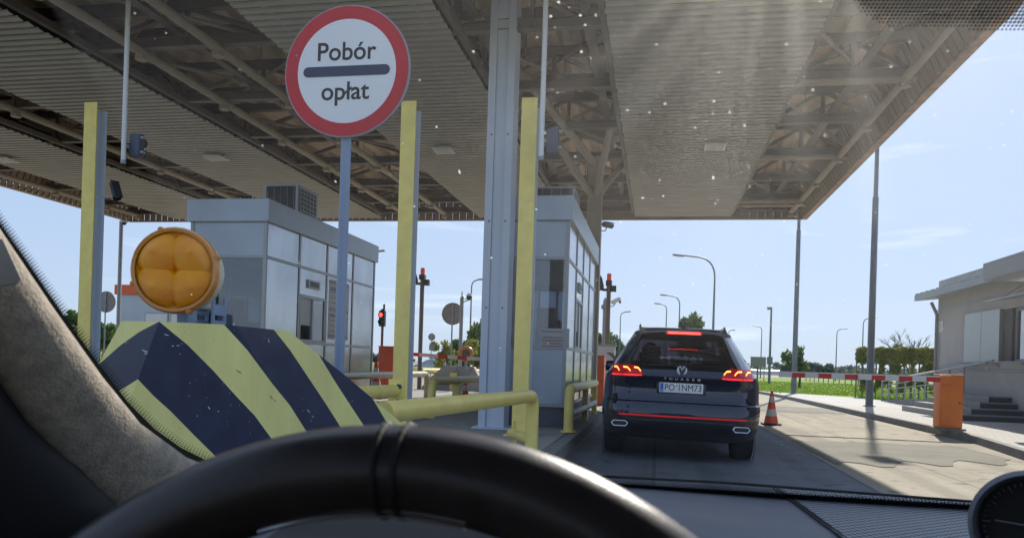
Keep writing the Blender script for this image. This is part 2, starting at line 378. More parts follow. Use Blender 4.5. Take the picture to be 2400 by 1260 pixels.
pv = [(x + .15, y) for y, x in kx if y <= 45]
sheet('pavement', pv + [(9.5, 36.6), (9.6, 33.5), (26, 33.5), (26, -20)], 'paving', .12)
gr = [(x + .15, y) for y, x in kx if y >= 45]
sheet('grass_field', [(5.45, 45.05)] + gr[1:] + [(-30, 170), (120, 170), (140, 33.55), (9.65, 33.55), (9.5, 36.7)], 'grass', .10)
sheet('grass_field', [(-90, 76), (-2, 76), (-30, 170), (-200, 170)], 'grass', .05)
sheet('carriageway', [(-60, 170), (120, 170), (400, 520), (-260, 520)], 'apron', .03)
# grass tufts
b = MB(); random.seed(3)
for i in range(30000):
    y = 34 + 60 * random.random() ** 1.6
    x = random.uniform(5.6 - max(0, (y - 42)) * .16, 22) if y > 42 else random.uniform(5.9 if y > 41 else 9.6, 22)
    if y < 37 and x < 9.8: continue
    h = random.uniform(.03, .10); a = random.uniform(0, 3.14); dx, dy = math.cos(a) * .04, math.sin(a) * .04
    lx = random.uniform(-.06, .06)
    b.poly([(x - dx, y - dy, .09), (x + dx, y + dy, .09), (x + lx, y + random.uniform(-.05, .05), .1 + h)])
o = b.build('grass', 'grassblade', recalc=False); tagit(o, 'green grass verge beyond the pavement', 'grass', kind='stuff')

# ================================================================ CANOPY
YN, YF, XL, XR, ZB = 9.0, 25.4, -19.4, 4.42, 6.0
can = thing('toll_canopy', 'large brown steel toll canopy with grey slatted ceiling over the lanes', 'canopy', (-7.5, 17, 0))
PAN = [(-17.45, -14.5), (-12.4, -9.5), (-6.05, -3.18), (-.85, 2.15)]
for (a, c) in PAN:
    b = MB(); y = YN + .1; i = 0
    rot = Matrix.Rotation(R(-9), 3, 'X')
    while y < YF - .15:
        j = random.uniform(-.012, .012)
        b.obox(((a + c) / 2 + j, y, 6.08), (c - a, .096, .012), rot)
        b.obox(((a + c) / 2 + j, y - .055, 6.085), (c - a, .008, .04), Matrix.Identity(3))
        y += .196
    for x in (a + .35, (a + c) / 2, c - .35): b.box(x - .02, x + .02, YN, YF - .1, 6.145, 6.19)
    lp_ = b.build('louver_panel', 'louver', can)
    b = MB(); b.box(a + .05, c - .05, YN + .1, YF - .15, 6.24, 6.25); b.build('gap_shade_sheet', 'slat_shade', lp_)  # near-black sheet added to stand for the shade between the slats
# corrugated deck
b = MB(); x = XL + .1; zt = 6.98
prof = []
while x < XR - .1:
    prof += [(x, zt), (x + .16, zt), (x + .21, zt + .11), (x + .37, zt + .11)]; x += .42
b.prism([(p[0], YN, p[1]) for p in prof] + [(prof[-1][0], YN, zt + .22), (prof[0][0], YN, zt + .22)], (0, YF - YN, 0))
b.build('roof_deck', 'deck', can)
# gap bays: lengthwise chords, cross trusses
EDGE = [XL + .25, -17.45, -14.5, -12.4, -9.5, -6.05, -3.18, -.85, 2.15, XR - .35]
tY = [9.2, 11.4, 13.9, 16.3, 18.7, 21.1, 23.4, 25.0]
b = MB(); bl = MB()
for yy in tY:
    b.beam((XL, yy, 6.88), (XR, yy, 6.88), .14, .16)
    b.ibeam((XL + .2, yy, 6.28), (XR - .4, yy, 6.28), .14, .15)
    x = XL + .3; up = False
    for e0, e1 in zip(EDGE, EDGE[1:]):
        mid = (e0 + e1) / 2
        b.beam((e0, yy, 6.25), (e0, yy, 6.86), .09, .09)
        b.beam((mid, yy, 6.25), (mid, yy, 6.86), .07, .07)
        b.beam((e0, yy, 6.3), (mid, yy, 6.84), .07, .07)
        b.beam((mid, yy, 6.84), (e1, yy, 6.3), .07, .07)
# purlins under the deck
for k_ in range(6):
    yy = YN + .4 + k_ * 2.9
    b.ibeam((XL, yy, 6.86), (XR, yy, 6.86), .08, .16, t=.014)
b.build('cross_truss', 'steel', can)
b = MB()
for e in EDGE[1:-1]:
    b.beam((e + (.06 if e in [q[1] for q in PAN] else -.06), YN, 6.2), (e + (.06 if e in [q[1] for q in PAN] else -.06), YF, 6.2), .09, .11)
    for y0, y1 in zip(tY, tY[1:]):
        b.beam((e, y0, 6.3), (e, (y0 + y1) / 2, 6.8), .06, .06); b.beam((e, (y0 + y1) / 2, 6.8), (e, y1, 6.3), .06, .06)
b.build('side_chord', 'steel', can)
b = MB()
for e in (-13.4, -8.6, -7.2, 3.95, -18.8):
    b.tube([(e, YN, 6.16), (e, YF - .3, 6.16)], .075, 10)
    for yy in tY: b.tube([(e, yy, 6.02), (e, yy, 6.1)], .1, 8)
b.tube([(2.2, 24.2, 6.2), (XR - .2, 24.2, 6.2)], .06, 8)
for yy in (13.9, 18.7, 23.4): b.tube([(2.2, yy, 6.16), (XR - .3, yy, 6.16)], .07, 8)
for k_ in range(5):   # horizontal wind bracing in the bays
    for (e0, e1) in ((2.2, XR - .4), (-3.1, -.9), (-9.4, -6.1), (-14.4, -12.5)):
        y0 = 9.2 + k_ * 3.2; b.tube([(e0, y0, 6.5), (e1, y0 + 3.2, 6.5)], .035, 6)
        b.tube([(e1, y0 + .3, 6.75), (e0, y0 + 3.0, 6.75)], .03, 6)
b.build('pipe_brace', 'steel_light', can, smooth=40)
# hangers and conduits
b = MB()
for i in range(60):
    e = random.choice([-2.0, -8, -7.5, -13.2, 3.0, -2.6, -14]); x = e + random.uniform(-.6, .6); yy = random.uniform(YN, YF)
    b.tube([(x, yy, 6.3), (x, yy, 6.86)], .008, 4)
for x in (-7.9, -2.9, -1.2, 3.3): b.box(x - .08, x + .08, YN, YF - .5, 6.42, 6.45)
b.build('cable_tray', 'steel', can)
# fascia: ribbed skin outside, lower trim
b = MB()
def ribs(p0, p1, nrm, z0, z1, lean):
    p0 = Vector(p0); p1 = Vector(p1); L = (p1 - p0).length; d = (p1 - p0) / L; n = Vector(nrm); k = int(L / .24)
    for i in range(k):
        for (a, c, o_) in ((0, .5, 0), (.5, 1, .05)):
            A = p0 + d * (L * (i + a) / k) + n * o_; B_ = p0 + d * (L * (i + c) / k) + n * o_
            b.hexa([A + Vector((0, 0, z0)), B_ + Vector((0, 0, z0)), B_ + Vector((0, 0, z0)) - n * .03, A + Vector((0, 0, z0)) - n * .03,
                    A + n * -lean + Vector((0, 0, z1)), B_ + n * -lean + Vector((0, 0, z1)), B_ - n * (lean + .03) + Vector((0, 0, z1)), A - n * (lean + .03) + Vector((0, 0, z1))])
ribs((XR - .05, YN, 0), (XR - .05, YF - .05, 0), (1, 0, 0), 6.03, 7.08, 0.0)
ribs((XL + .05, YN, 0), (XL + .05, YF - .05, 0), (-1, 0, 0), 6.03, 7.08, 0.0)
ribs((XL, YF - .05, 0), (XR, YF - .05, 0), (0, 1, 0), 6.03, 7.08, 0.0)
ribs((XL, YN, 0), (XR, YN, 0), (0, -1, 0), 6.03, 7.08, 0.0)
# inner sloping soffit boards next to the edge
for (xa, xb) in ((XR - .45, XR - .09), (XL + .09, XL + .45)):
    k_ = 70
    for i in range(k_):
        y0 = YN + .1 + i * (YF - YN - .2) / k_; y1 = y0 + (YF - YN - .2) / k_ * .82
        if xb > 0: b.hexa([(xb, y0, 6.05), (xb, y1, 6.05), (xb - .02, y1, 6.05), (xb - .02, y0, 6.05), (xa, y0, 6.8), (xa, y1, 6.8), (xa - .02, y1, 6.8), (xa - .02, y0, 6.8)])
        else: b.hexa([(xa, y0, 6.05), (xa, y1, 6.05), (xa + .02, y1, 6.05), (xa + .02, y0, 6.05), (xb, y0, 6.8), (xb, y1, 6.8), (xb + .02, y1, 6.8), (xb + .02, y0, 6.8)])
b.build('fascia', 'fascia', can)
b = MB()
b.box(XR - .1, XR + .06, YN - .06, YF + .04, 5.99, 6.028)
b.box(XL - .06, XL + .1, YN - .06, YF + .04, 5.99, 6.028)
b.box(XL + .102, XR - .102, YF - .08, YF + .04, 5.99, 6.028, 1)
b.build('edge_trim', ['rust', 'fascia'], can)  # side strips orange-brown, far strip in the fascia colour
for (px, py, z) in ((1676, 343, 6.0), (1040, 352, 6.0), (506, 370, 6.0), (12, 375, 6.0)):
    p = atZ(px, py, 5.98); b = MB(); b.box(p.x - .22, p.x + .22, p.y - .22, p.y + .22, 5.95, 6.0, bev=.01); f = b.build('light_fitting', 'white', can)
    b = MB(); b.box(p.x - .18, p.x + .18, p.y - .18, p.y + .18, 5.944, 5.951); b.build('diffuser', 'alu', f)

# ---- columns
def column(x, y, label, w_=.40, m='post_grey', zt=6.8):
    t = thing('canopy_column', label, 'column', (x, y, .18), group='steel columns carrying the canopy')
    b = MB(); h = w_ / 2
    b.box(x - h * .42, x + h * .42, y - h + .045, y + h - .045, .18, zt)              # recessed web
    b.build('web', m, t)
    b = MB()
    b.box(x - h, x - h * .44, y - h, y + h, .18, zt, bev=.008); b.box(x + h * .44, x + h, y - h, y + h, .18, zt, bev=.008)
    b.build('flange', m, t)
    b = MB()
    z = .7
    while z < zt - 1:
        for sx in (-1, 1): b.lathe([(.013, 0), (.013, .012), (0, .014)], (x + sx * h * .62, y - h, z), (0, -1, 0), 8)
        z += 1.3
    b.build('bolt', 'black', t)
    b = MB(); b.box(x - h - .08, x + h + .08, y - h - .08, y + h + .08, .18, .205, bev=.004); b.build('base_plate', m, t)
    return t
pc = atZ(1157, 1002, .18)
column(-2.43, pc.y, 'thick blue-grey steel column with recessed web beside a yellow guard post')
# branching brown column behind the right booth
t = thing('canopy_column', 'brown steel column with raking branches rising behind the booth beside the blue SUV', 'column', (-1.9, 18.6, .18), group='steel columns carrying the canopy')
pb = atY(1393, 520, 18.6)
b = MB(); b.box(pb.x - .17, pb.x + .17, 18.42, 18.76, .18, 6.2, bev=.01); b.build('shaft', 'steel_light', t)
b = MB()
for (dx, dy) in ((-1.3, -2.2), (.6, -2.4), (-1.1, 1.8), (.8, 1.8)): b.tube([(pb.x, 18.6, 6.1 - .9), (pb.x + dx, 18.6 + dy, 6.85)], .085, 10)
for (dx, dy) in ((-1.5, -6.5), ): b.tube([(pb.x, 18.5, 6.0), (pb.x + dx, 18.5 + dy, 6.8)], .09, 10)
b.build('branch', 'steel_light', t, smooth=40)
b = MB(); b.hexa([(pb.x - .5, 18.2, 6.6), (pb.x + .1, 18.2, 6.5), (pb.x + .1, 18.25, 6.5), (pb.x - .5, 18.25, 6.6), (pb.x - .2, 18.2, 6.85), (pb.x + .5, 18.2, 6.8), (pb.x + .5, 18.25, 6.8), (pb.x - .2, 18.25, 6.85)]); b.build('gusset_plate', 'steel_light', t)
# slim far-left pole
p = atY(279, 700, 25.2)
t = thing('slim_support', 'slim grey steel pole under the far corner of the canopy by the dome camera', 'pole', (p.x, 25.2, .1))
b = MB(); b.tube([(p.x, 25.2, 0), (p.x, 25.2, 6.0)], .07, 12); b.build('shaft', 'galv', t, smooth=40)
b = MB(); b.box(p.x - .15, p.x + .15, 25.05, 25.35, 0, .02); b.build('base_plate', 'galv', t)

# ---- yellow-fronted guard posts (H profile with yellow flange)
def guard_post(px, ptop, y, lab):
    p = atY(px, ptop, y); x = p.x; zt = p.z
    t = thing('guard_post', lab, 'post', (x, y, .18), group='tall yellow-faced steel guard posts')
    b = MB(); b.box(x - .11, x + .11, y - .012, y + .012, .18, zt, bev=.003); b.build('front_flange', 'yellow', t)
    b = MB(); b.box(x - .012, x + .012, y + .013, y + .20, .18, zt - .08); b.box(x - .11, x + .11, y + .2, y + .222, .18, zt - .08, bev=.003); b.build('rear_profile', 'post_grey', t)
    b = MB(); b.box(x - .2, x + .2, y - .15, y + .33, .18, .205, bev=.004)
    b.build('base_plate', 'yellow', t)
    b = MB()
    for sx in (-.15, .15):
        for yy in (-.1, .28): b.lathe([(.022, 0), (.022, .03), (0, .032)], (x + sx, y + yy, .206), n=6)
    b.build('bolt', 'galv', t)
    return t, x
guard_post(214, 240, 10.4, 'tall yellow-faced guard post carrying the black bullet camera')
_, gx = guard_post(959, 237, 10.4, 'tall yellow-faced guard post that a rail is bolted to, beside the round toll sign')
guard_post(1242, 229, 10.4, 'tall yellow-faced guard post standing against the thick blue-grey column')

# ---- vertical white hanging poles with signal box
def hang(px0, py0, y, lab, sd_):
    p = atY(px0, py0, y); zb = p.z; x = p.x
    t = thing('hanging_signal', lab, 'signal pole', (x, y, zb), group='white poles hanging from the canopy with a lane signal')
    b = MB(); b.tube([(x, y, zb), (x, y, 6.8)], .034, 14); b.build('pole', 'white', t, smooth=40)
    b = MB(); b.tube([(x, y, zb - .02), (x, y, zb + .03)], .038, 14); b.build('end_cap', 'galv', t, smooth=40)
    b = MB(); b.box(x + .05, x + .21, y + .05, y + .17, zb + .09, zb + .43, bev=.012); h = b.build('signal_box', 'dark_blue', t)
    b = MB()
    for zz in (.15, .36): b.box(x + .208, x + .255, y + .07, y + .15, zb + zz, zb + zz + .03)
    b.box(x, x + .06, y + .02, y + .1, zb + .22, zb + .26); b.build('bracket', 'galv', h)
    b = MB()
    for zz in (.18, .34): b.lathe([(.055, 0), (.06, .1), (.052, .1), (.05, 0)], (x + .13, y + .17, zb + zz), (0, 1, 0), 14)
    b.build('visor', 'black', h)
hang(289, 380, 9.9, 'white hanging pole with blue signal box above the bullet camera', 1)
hang(1268, 372, 9.9, 'white hanging pole with signal box beside the thick blue-grey column', 1)

# ---- cameras on the canopy and posts
def bullet(p, aim, L=.32, r=.045, name='security_camera', lab='', m='black', arm=None):
    p = Vector(p); a = Vector(aim).normalized()
    t = thing(name, lab, 'camera', p)
    b = MB(); b.lathe([(0, -L / 2), (r * .8, -L / 2), (r, -L / 2 + .03), (r, L / 2), (r * .85, L / 2), (r * .8, L / 2 - .03), (0, L / 2 - .03)], p, a, 16); b.build('housing', m, t, smooth=40)
    b = MB(); up = Vector((0, 0, 1)) - a * a.z; q = a.to_track_quat('Y', 'Z').to_matrix()
    b.obox(p + up.normalized() * r * 1.05 + a * .03, (r * 1.9, L * 1.05, .008), q); b.build('sun_shield', m, t)
    b = MB(); b.lathe([(r * .6, 0), (r * .55, .008), (0, .012)], p + a * (L / 2 - .028), a, 14); b.build('lens', 'glass_w', t)
    b = MB(); b.tube(arm if arm else [p - Vector((0, 0, r)), p - Vector((0, 0, .14)), p - Vector((.16, 0, .16))], .014, 8); b.build('bracket', 'galv', t, smooth=40)
    return t
pA = atD(270, 446, 10.35)
bullet(pA, (.42, -.3, -.62), L=.30, r=.055, lab='black bullet camera on a yellow guard post above the amber lamp', arm=[pA, pA + Vector((-.02, 0, -.09)), pA + Vector((-.19, .02, -.09))])
pB = atD(1424, 527, 18.4)
bullet(pB, (.5, -.6, -.2), L=.34, r=.07, m='galv', lab='grey camera under the canopy at the top of the brown column', arm=[pB, pB + Vector((-.05, 0, -.14)), pB + Vector((-.25, 0, -.14)), pB + Vector((-.3, .1, .2))])
def dome(p, lab, up=.25, arm=None):
    t = thing('dome_camera', lab, 'camera', p)
    b = MB(); b.tube(arm if arm else [p + Vector((0, 0, .05)), p + Vector((0, 0, up))], .02, 8); b.build('bracket', 'galv', t)
    b = MB(); b.lathe([(0, .09), (.06, .085), (.11, .05), (.12, 0), (.11, -.02), (0, -.02)], p, (0, 0, 1), 18); b.build('housing', 'white', t, smooth=40)
    b = MB(); b.lathe([(.085, -.02), (.075, -.07), (.045, -.105), (0, -.12)], p, (0, 0, 1), 18); b.build('lens_dome', 'black', t, smooth=40)
    return t
pd = atY(291, 520, 24.9); dome(pd, 'small white dome camera hanging from the far canopy corner over the slim pole', up=6.0 - pd.z)

# ================================================================ ISLANDS
def island(x0, x1, y0, y1, nm='toll_island'):
    b = MB(); n = 8
    pts = [(x0, y1), (x0, y0 + .8)] + [((x0 + x1) / 2 + (x1 - x0) / 2 * math.cos(math.pi * (1 + i / n)), y0 + .8 + .8 * math.sin(math.pi * (1 + i / n))) for i in range(1, n)] + [(x1, y0 + .8), (x1, y1)]
    b.prism([(x, y, -.01) for x, y in pts], (0, 0, .17), 0)
    ins = [((x0 + x1) / 2 + (x - (x0 + x1) / 2) * .88, max(y, y0 + .15) if y < y1 - .1 else y - .15) for x, y in pts]
    b.prism([(x, y, .161) for x, y in ins], (0, 0, .016), 1)
    o = b.build(nm, ['kerb', 'concrete']); o['kind'] = 'structure'
    return o
island(-3.95, -1.12, 2.3, 27.5)
island(-9.2, -6.0, 2.3, 28)
island(-14.7, -12.0, 3, 28)
island(-20.5, -17.5, 3, 28)

# ================================================================ BOOTHS
def booth(x0, x1, y0, y1, lab, group, ac_px=None, lowered=None):
    zb, zt = .18, 3.85
    t = thing('toll_booth', lab, 'toll booth', ((x0 + x1) / 2, (y0 + y1) / 2, zb), group=group)
    F = .055
    # plinth + fascia + roof
    b = MB(); b.box(x0 + .04, x1 - .04, y0 + .04, y1 - .04, zb, .50); b.build('plinth', 'panel_dark', t)
    b = MB(); b.box(x0 - .05, x1 + .05, y0 - .05, y1 + .05, 3.46, zt, bev=.01)
    b.build('roof_fascia', 'panel', t)
    # frame
    ys = [y0, y0 + 1.28, y0 + 2.5, y0 + 3.85, y1]
    rows = [.5, 1.42, 2.84, 3.46]
    b = MB()
    for (x, s_) in ((x0, 1), (x1, -1)):
        for yy in ys:
            ya = min(max(yy - F / 2, y0), y1 - F); b.box(min(x, x + s_ * F), max(x, x + s_ * F), ya, ya + F, .5, 3.459)
        for i_, zz in enumerate(rows[:3]):
            for ya, yb in zip(ys, ys[1:]): 
                b.box(min(x, x + s_ * .045), max(x, x + s_ * .045), ya + F + .001 if ya == y0 else ya + F / 2 + .001, yb - F - .001 if yb == y1 else yb - F / 2 - .001, zz, zz + .05)
    for yy in (y0, y1 - F):
        for zz in rows[:3]: b.box(x0 + F + .001, x1 - F - .001, yy + .003, yy + F - .003, zz, zz + .05)
        b.box(x0 + F + (x1 - x0) * .28, x0 + F + (x1 - x0) * .28 + .05, yy + .006, yy + F - .006, 1.471, 2.839)
    b.build('frame', 'alu', t)
    # front/back panels
    b = MB()
    for yy in (y0 + .02, y1 - .045):
        b.box(x0 + F + .002, x1 - F - .002, yy, yy + .02, 2.892, 3.458)
        b.box(x0 + F + .002, x1 - F - .002, yy, yy + .02, .552, 1.418)
    b.build('end_panel', 'panel', t)
    # side panels
    b = MB()
    for (x, s_) in ((x0 + .015, 1), (x1 - .035, 1)):
        for i in range(4):
            ya, yb = ys[i] + F / 2 + .02, ys[i + 1] - F / 2 - .02
            b.box(x, x + .02, ya, yb, 2.892, 3.458)
            b.box(x, x + .02, ya, yb, .552, 1.418)
            if i in (0, 2, 3): b.box(x, x + .02, ya, yb, 1.472, 2.838)
            if i == 1: b.box(x, x + .02, ya, yb, 2.36, 2.838)
    b.build('side_panel', 'steelsheet', t)
    # sliding service window on both sides
    for (x, s_) in ((x0, 1), (x1, -1)):
        wn = MB(); ya, yb = ys[1] + F / 2 + .02, ys[2] - F / 2 - .02; xa = min(x + s_ * .0, x + s_ * .05)
        for (a, c, e, f) in ((ya, yb, 2.30, 2.355), (ya, yb, 1.473, 1.51), (ya, ya + .04, 1.512, 2.298), (yb - .04, yb, 1.512, 2.298), ((ya + yb) / 2 - .03, (ya + yb) / 2 + .02, 1.512, 2.298)):
            wn.box(xa, xa + .05, a, c, e, f)
        wo = wn.build('service_window', 'alu', t)
        g = MB(); g.box(xa + .02, xa + .028, (ya + yb) / 2 + .021, yb - .041, 1.512, 2.298); g.build('pane', 'glass_b', wo)
        g = MB(); g.box(xa + .015, xa + .022, ya + .05, (ya + yb) / 2 - .04, 1.78, 2.29); g.build('blind', 'white', wo)
    # small lit counter display over window
    b = MB(); ya = ys[1] + .35; b.box(x1 - .016, x1 + .02, ya, ya + .5, 2.5, 2.66, bev=.006); d = b.build('display', 'alu', t)
    b = MB(); b.box(x1 + .021, x1 + .024, ya + .06, ya + .44, 2.53, 2.63); b.build('screen', 'panel_dark', d)
    # end windows
    for yy in (y0 + .03, y1 - .035):
        b = MB(); b.box(x0 + F, x1 - F, yy, yy + .008, 1.47, 2.84); b.build('end_window', 'glass_b', t)
    b = MB(); b.box(x0 + .05, x1 - .05, y0 + .08, y1 - .08, .55, .6); b.box(x0 + .06, x1 - .06, y0 + .1, y1 - .08, 2.95, 2.98); b.build('floor_and_ceiling', 'panel', t)
    b = MB(); b.box(x0 + .07, x1 - .07, y0 + .1, y0 + .65, 1.36, 1.41); b.box(x0 + .75, x0 + 1.1, y0 + .25, y0 + .55, 1.411, 1.75)
    b.box(x0 + .12, x0 + .5, y1 - .9, y1 - .3, .6, 2.4)
    b.build('counter', 'panel_dark', t)
    if ac_px:
        p = atY((ac_px[0] + ac_px[2]) / 2, ac_px[1], y0 + 1.6); hw = ac_px[3]
        a = thing('air_conditioner', 'boxy air conditioner with dark grille on the roof of the ' + lowered, 'air conditioner', (p.x, y0 + 1.8, zt), group='rooftop air conditioners on the booths')
        X0, X1, Y0, Y1 = p.x - hw, p.x + hw, y0 + 1.6, y0 + 2.5; Z0 = zt + .08; Z1 = p.z
        b = MB(); b.box(X0, X1, Y0 + .03, Y1, Z0, Z1, bev=.01); b.box(X0, X0 + .07, Y0, Y0 + .029, Z0, Z1); b.box(X1 - .04, X1, Y0, Y0 + .029, Z0, Z1); b.box(X0 + .071, X1 - .041, Y0, Y0 + .029, Z1 - .03, Z1); b.build('case', 'alu', a)
        b = MB(); b.box(X0 + .071, X1 - .041, Y0 + .018, Y0 + .028, Z0, Z1 - .031); b.box(X1 + .001, X1 + .006, Y0 + .1, Y1 - .1, Z0 + .05, Z1 - .06); b.build('coil', 'black', a)
        b = MB()
        k = 9
        for i in range(k):
            xx = X0 + .09 + i * (X1 - X0 - .16) / k * 2.2
            if xx > X1 - .05: break
            b.box(xx, xx + .004, Y0 + .008, Y0 + .017, Z0, Z1 - .031) if False else None; b.box(xx, xx + .006, Y0 + .008, Y0 + .017, Z0, Z1 - .031)
        for i in range(5):
            zz = Z0 + .07 + i * (Z1 - Z0 - .12) / 5; b.box(X1 + .007, X1 + .012, Y0 + .1, Y1 - .1, zz, zz + .02)
        for i in range(6):
            yy = Y0 + .1 + i * (Y1 - Y0 - .2) / 5; b.box(X1 + .0125, X1 + .017, yy - .012, yy + .012, Z0 + .05, Z1 - .06)
        b.build('grille', 'alu', a)
        b = MB(); b.box(X0 + .05, X0 + .1, Y0 + .1, Y1 - .1, zt, Z0); b.box(X1 - .1, X1 - .05, Y0 + .1, Y1 - .1, zt, Z0); b.build('foot', 'galv', a)
    return t, ys
BG = 'grey metal toll booths under the canopy'
B1, ys1 = booth(-8.06, -6.62, 12.1, 17.25, 'grey toll booth with sheet-metal side behind the round sign pole', BG, (615, 432, 700, .36), 'booth behind the sign pole')
B2, ys2 = booth(-2.72, -1.42, 12.1, 17.35, 'grey toll booth with attendant window, next to the dark blue car', BG, (1243, 437, 1342, .42), 'booth beside the blue SUV')
# price lists taped inside booth 1 side panes, notice in booth 2 window
b = MB()
b.box(-6.637, -6.632, ys1[2] + .12, ys1[2] + 1.15, 1.56, 2.78, 0)
for zz in (2.70, 2.14, 1.60): b.box(-6.6315, -6.6285, ys1[2] + .15, ys1[2] + 1.12, zz, zz + .06, 1)
for i in range(9):
    zz = 1.72 + i * .11 + (.03 if i > 3 else 0); b.box(-6.6315, -6.6290, ys1[2] + .2, ys1[2] + .2 + random.uniform(.35, .8), zz, zz + .025, 2)
b.box(-6.6315, -6.6285, ys1[2] + .18, ys1[2] + .6, 2.56, 2.62, 3); b.box(-6.6315, -6.6285, ys1[2] + .18, ys1[2] + .6, 2.02, 2.08, 3)
o = b.build('price_board', [mat('board_white', (.5, .5, .5), .35, var=.05), mat('board_red', (.45, .2, .19), .4, var=.1), mat('board_line', (.36, .32, .32), .4, var=0), mat('board_dark', (.15, .16, .18), .4, var=0)], B1)
p = atY(1258, 768, 12.08); q = atY(1333, 815, 12.08)
b = MB(); b.box(p.x, q.x, 12.105, 12.109, q.z, p.z, 0)
for i in range(6):
    zz = p.z - .05 - i * .047; hw = (.2, 0, .17, .19, .15, .18)[i] * .95; cx_ = (p.x + q.x) / 2
    if hw: b.box(cx_ - hw, cx_ + hw, 12.101, 12.1045, zz - .01, zz + .008, 1)
b.build('notice_sheet', [mat('paper', (.42, .42, .44), .8, var=.04), mat('print_brown', (.30, .17, .16), .6, var=0)], B2)

# far-left booth with orange-red band
p0 = atY(276, 667, 29.5); p1 = atY(505, 700, 29.5)
t = thing('toll_booth', 'distant toll booth with orange-red roof band behind the amber lamp', 'toll booth', ((p0.x + p1.x) / 2, 31, .0), group=BG)
b = MB(); b.box(p0.x, p1.x, 29.5, 33.5, .5, p0.z - .42); b.build('wall', 'panel', t)
b = MB(); b.box(p0.x - .08, p1.x + .08, 29.4, 33.6, p0.z - .42, p0.z, bev=.01); b.build('roof_band', 'orange_red', t)
b = MB(); b.box(p0.x + .1, p1.x - .1, 29.6, 33.4, 0, .5); b.build('plinth', 'panel_dark', t)
for (a, c) in ((340, 395), (400, 450), (455, 500)):
    qa, qb = atY(a, 740, 29.49), atY(c, 740, 29.49)
    b = MB(); b.box(qa.x, qb.x, 29.47, 29.49, 1.4, 2.9); w_ = b.build('window', 'alu', t)
    b = MB(); b.box(qa.x + .06, qb.x - .06, 29.455, 29.469, 1.47, 2.83); b.build('pane', 'white', w_)

# ================================================================ GUARD RAILS (yellow tubes)
def rail(paths, label, r=.075, m='yellow', group='bent tubular guard rails along the islands', extra=None):
    p0 = Vector(paths[0][0]); t = thing('guard_rail', label, 'guard rail', (p0.x, p0.y, 0), group=group)
    for i, pts in enumerate(paths):
        b = MB(); b.tube(pts, r if not isinstance(r, list) else r[i], 16); b.build('tube', m, t, smooth=50)
    if extra: extra(t)
    return t
def bent(a, b_, zf, rb=.22):   # horizontal tube from a to b_, bends down to the ground at b_
    a = Vector(a); b_ = Vector(b_); d = (a - b_).normalized()
    return [a] + arc(b_ + d * rb, b_, b_ - Vector((0, 0, rb))) + [Vector((b_.x, b_.y, zf))]
# big near rail, right side of the nose
A0 = atZ(885, 958, .82); A1 = atZ(1243, 927, .80)
def exA(t):
    m_ = Vector((A1.x, A1.y, .3)); b = MB(); b.tube([m_, m_ + Vector((-.45, .9, 0)) * .75], .06, 14); b.build('lower_tube', 'yellow', t, smooth=50)
    b = MB(); b.obox(m_ + Vector((-.28, .62, .0)), (.02, .2, .3), Matrix.Rotation(R(20), 3, 'Z')); b.build('fixing_plate', 'yellow', t)
rail([bent((-1.74, 4.75, .82), (A1.x + .03, A1.y, .80), .17, .16)], 'thick yellow tube rail leading from the striped nose to the thick column', extra=exA)
# plate-ended rail running to the middle post
B0 = atZ(930, 911, .82)
def exB(t):
    b = MB(); x, y = B0.x, B0.y; b.box(x - .10, x + .10, y - .02, y + .0, .58, .94, bev=.004); pl = b.build('fixing_plate', 'yellow', t)
    b = MB()
    for zz in (.67, .85): b.lathe([(.035, 0), (.035, .03), (.0, .035)], (x + .035, y - .02, zz), (0, -1, 0), 6)
    b.build('bolt', 'dark_blue', pl)
rail([[(-3.35, 3.6, .80), (-3.2, 6.5, .80), (B0.x - .02, B0.y - .02, .80)]], 'yellow tube rail bolted by a plate to a yellow guard post', extra=exB)
# right booth rail: two tubes
E1 = atZ(1301, 1010, .18)
ex, ey = -1.27, E1.y
def exE(t):
    b = MB(); b.tube([(ex, ey + .02, .42), (ex, 16.2, .42)], .06, 14); b.build('lower_tube', 'galv', t, smooth=50)
    b = MB(); b.box(ex - .05, ex + .05, 14.0, 14.12, .18, .75); b.box(ex - .05, ex + .05, 16.1, 16.22, .18, .75); b.build('leg_plate', 'yellow', t)
    b = MB(); b.lathe([(.12, 0), (.12, .02), (0, .02)], (ex, ey, .178), n=16); b.build('base_plate', 'yellow', t)
M['rail_worn'] = mat('worn_yellow_steel', (0.44, 0.42, 0.30), 0.35, metal=.35, var=.3, vs=3)
rail([bent((ex, 16.2, .82), (ex, ey, .82), .18, .2)], 'double tube rail with yellow front leg between booth and blue SUV', m='yellow', extra=exE)
# rail on the left side of our island, behind the column
q = atZ(1012, 893, .82)
def exD(t):
    b = MB(); b.tube([(q.x, q.y + 1.6, .45), (q.x + .1, q.y + 5, .45)], .05, 12); b.build('lower_tube', 'yellow', t, smooth=50)
    b = MB(); b.box(q.x - .03, q.x + .09, q.y + 1.5, q.y + 1.75, .18, .75); b.build('leg_plate', 'yellow', t)
rail([bent((q.x + .1, q.y + 6, .82), (q.x, q.y, .82), .18, .25)], 'low yellow tube rail on the island edge behind the thick column', extra=exD)
# booth-1 side rail ending behind
rail([bent((-6.2, 10.5, .82), (-6.2, 20.3, .82), .18, .22)], 'worn yellow rail along the sheet-metal side of the booth behind the sign pole', m='rail_worn')
